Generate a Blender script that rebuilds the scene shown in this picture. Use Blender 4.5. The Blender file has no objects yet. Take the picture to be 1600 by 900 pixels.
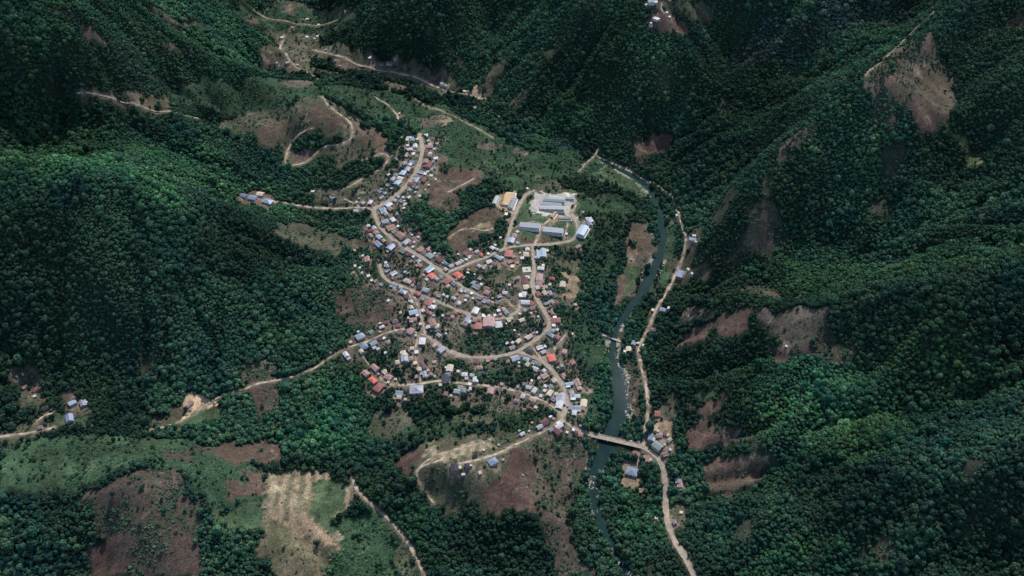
import bpy, math, random
import numpy as np
from mathutils import Vector

rng = random.Random(7)
nr = np.random.RandomState(11)
S = bpy.context.scene
COL = S.collection

# ------------------------------------------------------------------ camera
CAMH = 955.0
PITCH = math.radians(42.0)
FPX = 1427.0
cam_d = bpy.data.cameras.new("camera")
cam = bpy.data.objects.new("camera", cam_d)
COL.objects.link(cam)
cam.location = (0, 0, CAMH)
cam.rotation_euler = (math.pi / 2 - PITCH, 0, 0)
cam_d.sensor_width = 36.0
cam_d.lens = 36.0 * FPX / 1600.0
cam_d.clip_start = 5
cam_d.clip_end = 20000
S.camera = cam

# ------------------------------------------------------------------ sky, sun, exposure
SUN_EL = math.radians(53)
SUN_AZ = math.radians(18)          # clockwise from +Y (sun stands beyond the valley, to the right)
w = bpy.data.worlds.new("World"); S.world = w; w.use_nodes = True
nt = w.node_tree; nt.nodes.clear()
out = nt.nodes.new("ShaderNodeOutputWorld"); bg = nt.nodes.new("ShaderNodeBackground")
sky = nt.nodes.new("ShaderNodeTexSky"); sky.sky_type = 'NISHITA'; sky.sun_disc = False
sky.sun_elevation = SUN_EL; sky.sun_rotation = SUN_AZ; sky.altitude = 900
bg.inputs['Strength'].default_value = 0.15
nt.links.new(sky.outputs[0], bg.inputs[0]); nt.links.new(bg.outputs[0], out.inputs[0])
sd = bpy.data.lights.new("sun", 'SUN'); sd.energy = 2.9; sd.angle = math.radians(0.5); sd.color = (1, .95, .87)
so = bpy.data.objects.new("sun", sd); COL.objects.link(so)
dvec = Vector((math.sin(SUN_AZ) * math.cos(SUN_EL), math.cos(SUN_AZ) * math.cos(SUN_EL), math.sin(SUN_EL)))
so.rotation_euler = dvec.to_track_quat('Z', 'Y').to_euler()
so.location = (0, 0, 1500)
S.view_settings.view_transform = 'Standard'; S.view_settings.look = 'None'
S.view_settings.gamma = 1; S.view_settings.exposure = 0.588
S.view_settings.use_curve_mapping = False

# ------------------------------------------------------------------ pixel rays of the photograph -> points on the land
cP, sP = math.cos(PITCH), math.sin(PITCH)
def rays(px, py):
    dx = (np.asarray(px, float) - 800) / FPX; dy = (450 - np.asarray(py, float)) / FPX
    return dx, cP + dy * sP, -sP + dy * cP
def onplane(px, py, z):
    rx, ry, rz = rays(px, py); t = (np.asarray(z, float) - CAMH) / rz
    return rx * t, ry * t
def project(x, y, z):
    z = z - CAMH
    d = y * cP - z * sP; u = y * sP + z * cP
    return 800 + FPX * x / d, 450 - FPX * u / d, d

# ------------------------------------------------------------------ noise
def _hash(ix, iy, seed):
    n = (ix.astype(np.int64) * 374761393 + iy.astype(np.int64) * 668265263 + seed * 1442695041) & 0x7fffffff
    n = ((n ^ (n >> 13)) * 1274126177) & 0x7fffffff
    return ((n ^ (n >> 16)) & 0xffff) / 65535.0
def vnoise(x, y, seed=0):
    ix = np.floor(x); iy = np.floor(y); fx = x - ix; fy = y - iy
    fx = fx * fx * fx * (fx * (fx * 6 - 15) + 10); fy = fy * fy * fy * (fy * (fy * 6 - 15) + 10)
    a = _hash(ix, iy, seed); b = _hash(ix + 1, iy, seed); c = _hash(ix, iy + 1, seed); d = _hash(ix + 1, iy + 1, seed)
    return (a + (b - a) * fx) * (1 - fy) + (c + (d - c) * fx) * fy
def fbm(x, y, wl, octs=4, seed=0):
    x = np.asarray(x, float); y = np.asarray(y, float)
    s = 0; a = 1; t = 0
    for o in range(octs):
        c, q = math.cos(o * 1.1), math.sin(o * 1.1)
        s = s + a * vnoise((x * c - y * q) / wl + 17.3 * o, (x * q + y * c) / wl - 9.1 * o, seed + o * 7); t += a; a *= .5; wl *= .5
    return s / t

# ------------------------------------------------------------------ relief: known heights at places seen in the photograph
CP = """440 0 60,455 60 50,480 90 46,560 110 40,640 125 36,760 172 30,850 212 24,935 244 18,1012 292 13,1032 350 9,1020 430 6,985 490 3,958 530 0,970 590 -3,975 640 -6,945 700 -9,925 750 -13,935 820 -17,970 890 -21,1000 960 -25,
655 215 80,640 280 74,583 327 68,600 370 64,700 430 52,640 455 50,770 475 38,850 350 36,880 310 34,790 310 46,920 350 30,830 400 34,855 490 26,910 440 24,895 500 20,810 550 22,700 550 32,620 515 40,560 545 44,880 640 10,870 590 15,905 675 6,1005 695 4,640 610 30,760 600 24,600 640 26,
940 430 14,928 520 12,925 600 4,940 640 1,960 380 14,995 380 11,970 460 9,1060 320 24,1072 372 22,1060 430 18,1032 480 13,1000 560 7,1012 640 5,1040 760 3,1045 820 1,1080 890 -1,
500 155 126,550 200 106,500 200 116,450 250 82,530 240 88,480 210 112,400 190 106,350 190 102,600 180 82,580 250 74,520 290 76,490 300 72,230 200 150,320 235 122,400 270 90,460 300 66,385 310 78,500 345 58,560 410 50,530 440 58,480 370 64,560 470 48,540 500 44,490 580 36,470 640 28,450 690 22,520 735 15,560 770 10,600 840 2,650 900 -6,700 960 -12,
760 740 44,620 730 40,650 760 38,680 700 42,760 690 38,840 690 24,840 790 26,740 790 34,700 720 45,860 670 12,600 680 22,700 660 17,800 655 13,700 830 14,800 860 2,870 800 0,620 800 12,900 860 -14,
0 685 60,100 665 56,120 635 60,50 600 68,250 665 44,300 640 45,340 612 42,380 690 32,410 590 45,420 620 40,500 565 42,
-100 250 275,0 245 264,100 248 252,200 262 230,280 290 200,350 320 165,420 350 120,470 390 88,530 440 60,50 400 190,150 420 172,250 440 148,350 460 112,430 480 82,50 530 112,150 540 100,250 560 80,350 570 58,450 540 56,
0 172 185,100 195 170,200 214 152,120 145 216,200 155 196,270 165 174,350 178 132,0 120 245,250 125 172,400 125 140,450 140 128,0 60 305,0 0 345,100 30 320,200 60 255,300 30 200,300 80 190,400 60 110,400 100 80,430 100 64,480 130 90,380 20 112,200 0 285,
600 140 72,560 125 60,700 200 54,650 170 66,760 240 42,740 300 50,830 250 35,700 350 52,800 200 29,880 280 26,960 290 19,
520 88 50,620 100 48,700 130 46,760 140 46,780 90 78,560 30 98,650 40 124,700 60 112,620 0 142,720 0 158,770 60 84,800 20 120,1040 30 212,1000 0 222,1080 10 216,960 40 188,900 30 168,860 60 130,850 120 84,920 130 102,1000 130 128,1080 90 168,1130 70 155,900 190 58,960 200 56,1020 220 46,1060 180 78,1110 165 98,1145 118 128,850 185 44,1000 252 26,1060 260 40,1080 220 64,
1150 40 200,1200 60 195,1200 0 255,1300 -10 295,1250 85 165,1350 45 206,1450 0 248,
1480 0 335,1440 45 338,1400 90 320,1350 125 300,1300 165 272,1240 205 236,1205 260 200,1190 320 160,1170 370 108,1130 410 60,1090 440 30,1250 130 204,1180 170 148,1150 200 122,1130 280 82,1100 340 50,1350 60 246,
1450 120 276,1480 180 236,1400 200 234,1300 340 112,1250 380 80,1280 300 142,1285 230 200,1240 290 172,1330 230 210,1400 260 178,1350 310 140,1450 250 202,1150 425 46,1250 400 70,1350 385 98,1450 352 136,1520 285 178,1545 230 208,1535 130 262,1570 40 320,1600 100 325,1600 200 280,1580 0 360,1620 300 225,
1600 440 240,1500 450 214,1400 455 188,1300 465 154,1200 475 110,1100 478 50,1230 510 82,1300 550 78,1170 500 70,1120 510 46,1080 560 28,1150 580 44,1100 620 24,1200 620 58,1300 620 80,1400 550 124,1500 550 150,1600 545 176,1400 640 92,1500 600 128,
1600 600 192,1500 650 158,1400 720 120,1300 760 86,1200 790 54,1100 820 18,1300 690 70,1250 730 60,1200 700 44,1100 740 18,1400 820 86,1500 780 126,1600 760 164,1300 850 58,1200 880 32,1120 880 10,1450 880 74,1550 880 112,1600 950 130,1400 980 56,1200 980 18,
0 720 76,100 710 70,200 700 62,300 700 50,220 735 86,150 760 88,280 780 70,0 780 82,60 800 68,230 820 58,300 870 42,100 880 40,0 900 34,170 900 36,330 712 58,390 700 48,440 740 40,480 770 38,420 800 38,540 790 20,480 850 26,560 860 8,450 900 15,350 800 50,380 900 25,600 900 -4,
-300 0 400,-300 300 300,-300 600 165,-300 900 80,1900 0 420,1900 300 330,1900 600 260,1900 900 200,400 1100 -10,900 1100 -30,1300 1100 20,0 1100 20,0 -120 390,450 -120 84,800 -120 250,1100 -120 330,1400 -120 390,1700 -120 430,200 -120 340,620 -120 210"""
cps = np.array([[float(v) for v in t.split()] for t in CP.replace("\n", "").split(",") if t.strip()])
hi_ = (cps[:, 0] > 1100) & (cps[:, 1] < 500) & (cps[:, 2] > 100); cps[hi_, 2] = 100 + (cps[hi_, 2] - 100) * .84
cx, cy = onplane(cps[:, 0], cps[:, 1], cps[:, 2]); cz = cps[:, 2]
def kern(r): return r ** 1.2
R_ = np.hypot(cx[:, None] - cx[None], cy[:, None] - cy[None]) / 1000
n = len(cx); A = np.zeros((n + 3, n + 3)); A[:n, :n] = -kern(R_) - 0.004 * np.eye(n) * 0
A[:n, :n] += np.eye(n) * 0.006
A[:n, n] = 1; A[:n, n + 1] = cx / 1000; A[:n, n + 2] = cy / 1000; A[n:, :n] = A[:n, n:].T
sol = np.linalg.solve(A, np.concatenate([cz, np.zeros(3)]))
E0x, E1x, E0y, E1y, ES = -1900., 1900., 150., 2850., 9.0
ex = np.arange(E0x, E1x, ES); ey = np.arange(E0y, E1y, ES)
EX, EY = np.meshgrid(ex, ey, indexing='ij')
P = np.stack([EX.ravel(), EY.ravel()], 1); Hc = np.zeros(len(P))
for i in range(0, len(P), 20000):
    q = P[i:i + 20000]; r = np.hypot(q[:, 0:1] - cx[None], q[:, 1:2] - cy[None]) / 1000
    Hc[i:i + 20000] = -kern(r) @ sol[:n] + sol[n] + sol[n + 1] * q[:, 0] / 1000 + sol[n + 2] * q[:, 1] / 1000
Hc = Hc.reshape(EX.shape)
def blur(a, k=1):
    for _ in range(k):
        p = np.pad(a, 1, mode='edge')
        a = (p[:-2, 1:-1] + p[2:, 1:-1] + p[1:-1, :-2] + p[1:-1, 2:] + 4 * p[1:-1, 1:-1]) / 8
    return a
Hc = blur(Hc, 3)
gx, gy = np.gradient(Hc, ES); slope = blur(np.hypot(gx, gy), 6)
steep = np.clip((slope - .12) / .3, 0, 1)
wx = EX + 60 * (fbm(EX, EY, 300, 2, 5) - .5); wy = EY + 60 * (fbm(EX, EY, 300, 2, 8) - .5)
rid = 1 - np.abs(fbm(wx, wy, 230, 4, 3) * 2 - 1) * 2
Hc = Hc + steep * (rid - .5) * 30 + (fbm(EX, EY, 60, 3, 21) - .5) * (2 + 8 * steep)
# water erosion: gullies run down the slopes
nx, ny = Hc.shape
offs = [(1, 0), (-1, 0), (0, 1), (0, -1), (1, 1), (1, -1), (-1, 1), (-1, -1)]
idx = np.arange(nx * ny).reshape(nx, ny)
for it in range(9):
    hp = np.pad(Hc, 1, mode='edge'); ip = np.pad(idx, 1, mode='edge')
    best = np.zeros((nx, ny)); rec = idx.copy()
    for (a, b) in offs:
        s = (Hc - hp[1 + a:1 + a + nx, 1 + b:1 + b + ny]) / (ES * math.hypot(a, b)); m = s > best
        best[m] = s[m]; rec[m] = ip[1 + a:1 + a + nx, 1 + b:1 + b + ny][m]
    order = np.argsort(-Hc.ravel()); acc = [1.0] * (nx * ny); rl = rec.ravel().tolist()
    for k in order.tolist():
        r = rl[k]
        if r != k: acc[r] += acc[k]
    acc = np.array(acc).reshape(nx, ny)
    inc = np.minimum(0.75 * np.sqrt(acc) * np.minimum(best, .8), 4.0) * np.clip(steep * 1.4, 0, 1)
    Hc = Hc - inc
    Hc = .7 * Hc + .3 * blur(Hc, 1)

# fine sheet
GS = 3.0; X0, X1, Y0, Y1 = -1380., 1380., 400., 2290.
fx = np.arange(X0, X1 + .1, GS); fy = np.arange(Y0, Y1 + .1, GS)
def crsamp(Hs, x, y):
    u = (x - E0x) / ES; v = (y - E0y) / ES
    u = np.clip(u, 1, Hs.shape[0] - 3.001); v = np.clip(v, 1, Hs.shape[1] - 3.001)
    i = u.astype(int); j = v.astype(int); a = u - i; b = v - j
    def wts(t): return [(-t**3 + 3*t**2 - 3*t + 1) / 6, (3*t**3 - 6*t**2 + 4) / 6, (-3*t**3 + 3*t**2 + 3*t + 1) / 6, t**3 / 6]
    wa = wts(a); wb = wts(b); s = 0
    for p in range(4):
        for q in range(4): s = s + wa[p] * wb[q] * Hs[i + p - 1, j + q - 1]
    return s
FX, FY = np.meshgrid(fx, fy, indexing='ij')
H = crsamp(Hc, FX, FY) + (fbm(FX, FY, 24, 3, 44) - .5) * 1.2
def hgt(x, y):
    x = np.asarray(x, float); y = np.asarray(y, float)
    u = np.clip((x - X0) / GS, 0, H.shape[0] - 1.001); v = np.clip((y - Y0) / GS, 0, H.shape[1] - 1.001)
    i = u.astype(int); j = v.astype(int); a = u - i; b = v - j
    return (H[i, j] * (1 - a) + H[i + 1, j] * a) * (1 - b) + (H[i, j + 1] * (1 - a) + H[i + 1, j + 1] * a) * b
def land(px, py):
    """where the line of sight through a place in the photograph meets the land"""
    px = np.atleast_1d(np.asarray(px, float)); py = np.atleast_1d(np.asarray(py, float))
    rx, ry, rz = rays(px, py); t = (430 - CAMH) / rz; hit = np.zeros(len(px), bool); lo = t.copy()
    for _ in range(700):
        x, y, z = rx * t, ry * t, CAMH + rz * t
        below = z < hgt(x, y); hit |= below
        lo = np.where(hit, lo, t); t = np.where(hit, t, t + 4.0)
        if hit.all(): break
    hi = t.copy()
    for _ in range(14):
        m = (lo + hi) / 2; b = (CAMH + rz * m) < hgt(rx * m, ry * m)
        hi = np.where(b, m, hi); lo = np.where(b, lo, m)
    t = (lo + hi) / 2
    return rx * t, ry * t
def parse(s): return np.array([[float(v) for v in t.split()] for t in s.split(",")])
def resample(x, y, step, extra=()):
    d = np.concatenate([[0], np.cumsum(np.hypot(np.diff(x), np.diff(y)))]); nn = max(2, int(d[-1] / step) + 1)
    q = np.linspace(0, d[-1], nn)
    return [np.interp(q, d, a) for a in (x, y) + tuple(extra)] + [q]
def smooth1(a, k):
    a = a.copy()
    for _ in range(k): a[1:-1] = (a[:-2] + 2 * a[1:-1] + a[2:]) / 4
    return a

# ------------------------------------------------------------------ river bed
RV = parse("760 180 4,850 213 6,930 244 7,985 272 9,1012 290 13,1024 310 10,1031 335 13,1036 360 13,1034 390 14,1025 415 18,1013 440 18,998 465 15,978 490 13,962 512 12,956 535 14,960 560 22,967 590 30,972 620 34,968 650 36,955 680 35,943 705 32,932 730 27,925 752 19,928 780 14,938 815 13,950 845 12,968 875 12,988 910 12,1010 950 12")
rx_, ry_ = land(RV[:, 0], RV[:, 1]); dd = project(rx_, ry_, hgt(rx_, ry_))[2]
rw = RV[:, 2] * dd / FPX * np.where(RV[:, 1] > 745, .95, np.where(RV[:, 1] > 555, .70, .82))
rx_, ry_, rw, rq = resample(rx_, ry_, 5, (rw,))
rx_, ry_, rw = smooth1(rx_, 14), smooth1(ry_, 14), smooth1(rw, 10)
rz_ = hgt(rx_, ry_); rz_ = np.minimum.accumulate(smooth1(rz_, 200)); rz_ = smooth1(rz_, 100) - 1.0
block = np.zeros(H.shape, np.uint8)      # 1 = no trees
watermask = np.zeros(H.shape, bool)
Hn = H.copy(); best = np.full(H.shape, 1e9)
for k in range(len(rx_)):
    R = rw[k] / 2 + 24
    i0, i1 = int((rx_[k] - R - X0) / GS), int((rx_[k] + R - X0) / GS) + 2; j0, j1 = int((ry_[k] - R - Y0) / GS), int((ry_[k] + R - Y0) / GS) + 2
    i0, j0 = max(i0, 0), max(j0, 0)
    if i1 <= i0 or j1 <= j0: continue
    sx = FX[i0:i1, j0:j1]; sy = FY[i0:i1, j0:j1]
    d = np.hypot(sx - rx_[k], sy - ry_[k]) - rw[k] / 2 + (fbm(sx, sy, 16, 2, 61) - .5) * 5
    m = d < best[i0:i1, j0:j1]
    best[i0:i1, j0:j1][m] = d[m]
    t = np.clip(d / 24, 0, 1); t = t * t * (3 - 2 * t)
    tgt = np.where(d < 0, rz_[k] - 1.6, rz_[k] + .5 + t * 3)
    hh = np.where(d < 1, tgt, tgt * (1 - t) + H[i0:i1, j0:j1] * t)
    Hn[i0:i1, j0:j1][m] = hh[m]
H = Hn; watermask = best < .5; block[best < 1.2] = 1
RIVD = best

# ------------------------------------------------------------------ roads: name, start, width m, points
ROADS = [
 ("the curved upper street", "its hilltop end", 8.5, "655 209,659 222,660 238,656 255,648 272,637 288,622 303,605 316,583 327"),
 ("the main village street", "the fork", 7.5, "583 327,586 340,595 356,610 372,630 385,655 400,680 417,695 428"),
 ("the dead-end central lane", "the crossing", 5.5, "695 428,715 443,740 458,760 468,772 473"),
 ("the western approach road", "the fork", 5, "583 327,560 324,530 326,500 325,470 322,430 316,400 311,385 307"),
 ("the western approach road", "the fork", 3.5, "562 323,548 315,538 311"),
 ("the school road", "the crossing", 6, "695 428,720 417,745 407,765 400,782 391,800 385,830 383,860 382,885 378,897 375,902 367,904 357,898 343,893 333"),
 ("the lane past the sports court", "its lower end", 6, "787 391,792 375,798 355,804 337,813 317,822 303,836 298"),
 ("the school path", "the school road", 4, "835 384,842 365,848 352,858 345,868 335"),
 ("the eastern street", "the school road", 6.5, "832 385,833 400,835 420,832 437,832 450,837 465,845 478,853 490,858 503,859 512,851 520,837 531,824 539,810 549"),
 ("the long middle street", "its western end", 5.5, "594 413,596 428,602 437,615 443,641 452,655 461,672 467,690 473,710 483,730 490,742 496,765 499,782 499,795 493,808 490,813 480,814 469"),
 ("the straight connecting lane", "its upper end", 4, "642 453,650 470,656 485,661 505,664 522"),
 ("the lower bend street", "its western end", 7, "664 522,680 535,700 548,720 556,745 559,770 558,795 554,812 548"),
 ("the street down to the bridge", "its upper end", 7.5, "810 550,830 556,845 563,858 573,868 585,878 600,884 613,886 628,881 645,878 655"),
 ("the street down to the bridge", "its upper end", 4, "829 537,837 550,846 562"),
 ("the western forest track", "the village", 3.1, "664 524,650 520,632 513,615 517,600 521,585 529,570 536,548 541,535 548,520 556,505 566,490 577,460 588,430 595,400 600,375 612,350 617,338 622,320 634,297 650,280 660,262 666,235 672"),
 ("the lower back lane", "its western end", 4, "594 590,600 598,612 602,632 602,655 600,680 595,700 596,730 600,770 604,800 609,830 618,850 627,865 636,876 648"),
 ("the garden path", "its lower end", 2, "594 590,585 580,572 565,562 550"),
 ("the steep footpath", "its upper end", 2.4, "653 530,648 545,650 565,655 580,657 597"),
 ("the knoll track", "the crossroads", 3.6, "878 655,870 663,855 672,830 683,800 697,775 710,750 718,720 725,702 728"),
 ("the knoll track", "the crossroads", 2.6, "700 716,680 722,660 728,649 735,650 748,663 768,678 786"),
 ("the bridge road", "the crossroads", 6.5, "878 655,890 665,905 674,926 680"),
 ("the valley road", "the bridge", 7.5, "1000 697,1018 706,1030 718,1038 735,1040 760,1040 790,1042 815,1050 838,1065 862,1080 890,1092 918"),
 ("the east bank road", "the bridge", 4.8, "1005 697,1006 680,1010 660,1013 645,1012 620,1008 595,1003 575,998 555,998 540,1007 525,1015 510,1022 490,1032 472,1045 450,1055 430,1062 415,1067 400,1071 385,1072 370"),
 ("the east bank road", "the bridge", 3, "1072 370,1065 350,1058 330,1050 305,1030 290,1010 283,985 268,960 257,935 246"),
 ("the far valley road", "its right end", 5, "760 155,735 148,710 145,690 138,665 128,640 119,610 110,580 105,550 98,520 87,490 78"),
 ("the far hamlet lane", "its upper end", 4, "444 55,437 76,450 92,465 107,485 115,500 125"),
 ("the hill loop track", "the hilltop", 3.6, "500 150,512 165,530 178,548 192,552 205,548 222,525 228,500 232,490 245,470 257,448 259,445 252,450 232,460 215,475 205,488 201"),
 ("the meadow path", "its upper end", 3, "575 146,590 155,605 162,620 178,626 194"),
 ("the ridge track", "its left end", 1.9, "120 147,150 148,180 155,220 165,260 175,310 185"),
 ("the stream track", "its upper end", 4, "550 745,555 762,575 785,600 803,620 825,640 852,655 880,668 910"),
 ("the river ford track", "the river", 3.4, "935 232,931 243,915 255,905 268"),
 ("the terrace paths", "the street", 2.6, "560 252,585 245,600 238,610 245,600 260,585 270"),
 ("the terrace paths", "the street", 2.2, "532 298,550 290,565 280"),
 ("the terrace paths", "the street", 2.2, "605 225,600 232,606 240,620 247,628 258"),
 ("the riverside house drive", "the valley road", 3, "998 706,997 716,995 727"),
 ("the pale river path", "its upper end", 2.6, "885 522,876 533,866 543,864 558,870 566"),
 ("the western hamlet lane", "its left end", 4, "-20 686,0 682,30 679,60 674,85 668"),
 ("the western hamlet lane", "its left end", 3, "56 660,65 650,82 645"),
 ("the school loop path", "the school", 3, "893 333,902 318,898 309,892 305"),
 ("the far hilltop track", "the hilltop", 2.6, "1034 6,1032 18,1044 24,1047 30"),
 ("the ridge-top footpath", "its upper end", 1.5, "1476 8,1452 26,1440 36,1424 50,1402 74,1382 94,1352 118"),
 ("the knoll terrace path", "the knoll track", 2.4, "649 738,662 723,690 709,720 701,757 692"),
 ("the school yard path", "the school road", 2.6, "880 330,888 348,884 362,880 379"),
 ("the school yard path", "the school road", 2.4, "800 357,812 352,835 345,848 352"),
 ("the field path", "the street", 2.2, "700 300,714 294,728 286,742 278"),
 ("the field path", "the street", 2.2, "702 372,716 360,735 356,758 362,772 356"),
 ("the far plot path", "its left end", 2.4, "395 15,425 30,460 38,500 40,530 30"),
 ("the meadow path", "its upper end", 2.4, "640 150,665 165,700 178,735 195,770 215"),
 ("the spur footpath", "its lower end", 2.2, "775 473,790 465,800 480,812 487"),
]
road_geo = []
ROADD = np.full(H.shape, 99.0); gradeW = np.zeros(H.shape); gradeH = np.zeros(H.shape)
for (nm, st, wd, pts) in ROADS:
    wd *= .86; p = parse(pts); x, y = land(p[:, 0], p[:, 1])
    x, y, q = resample(x, y, 4)
    x, y = smooth1(x, 5), smooth1(y, 5)
    z = smooth1(hgt(x, y), 8)
    road_geo.append([nm, st, wd, x, y, z])
    for k in range(len(x)):
        R = wd / 2 + 6
        i0, i1 = max(0, int((x[k] - R - X0) / GS)), int((x[k] + R - X0) / GS) + 2; j0, j1 = max(0, int((y[k] - R - Y0) / GS)), int((y[k] + R - Y0) / GS) + 2
        d = np.hypot(FX[i0:i1, j0:j1] - x[k], FY[i0:i1, j0:j1] - y[k])
        ww = np.exp(-(d / (wd * .5)) ** 2) * (d < R)
        gradeW[i0:i1, j0:j1] += ww; gradeH[i0:i1, j0:j1] += ww * z[k]
        ROADD[i0:i1, j0:j1] = np.minimum(ROADD[i0:i1, j0:j1], d - wd / 2); b = d < wd / 2 + 2.2
        block[i0:i1, j0:j1][b] = 1
        d2 = np.hypot(FX[i0:i1, j0:j1] - x[k], FY[i0:i1, j0:j1] - y[k] + 3)
        block[i0:i1, j0:j1][d2 < wd / 2 + 2.4] = 1
a = np.clip(gradeW * 1.2, 0, 1); m = gradeW > 1e-6
Hg = H.copy(); Hg[m] = (gradeH[m] / gradeW[m]); H = np.where(m & ~watermask, H * (1 - a) + Hg * a, H)

# ------------------------------------------------------------------ land cover
CLS = {  # colour, trees, shrubs
 'F': ((.018, .030, .020), 1.0, .25), 'J': ((.030, .052, .030), .34, 1.0), 'V': ((.092, .076, .057), .30, .9), 'M': ((.036, .070, .038), .045, 1.0),
 'G': ((.072, .070, .047), .04, .35), 'B': ((.090, .066, .050), .006, .08), 'R': ((.080, .053, .044), .004, .02),
 'S': ((.075, .056, .046), .05, .95), 'T': ((.26, .19, .125), .0, .01), 'O': ((.50, .34, .215), .0, .0),
 'L': ((.050, .080, .042), .03, .10), 'C': ((.33, .31, .28), .0, .0), 'P': ((.185, .155, .105), .0, .02),
 'N': ((.050, .075, .040), .0, .06), 'Y': ((.085, .098, .045), .06, .55), 'W': ((.024, .032, .018), 1.0, .3),
 'U': ((.125, .108, .068), .01, .16), 'H': ((.088, .073, .058), .01, .22), 'Q': ((.075, .062, .048), .42, .6),
 'D': ((.060, .050, .042), .02, .1)}
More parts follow.
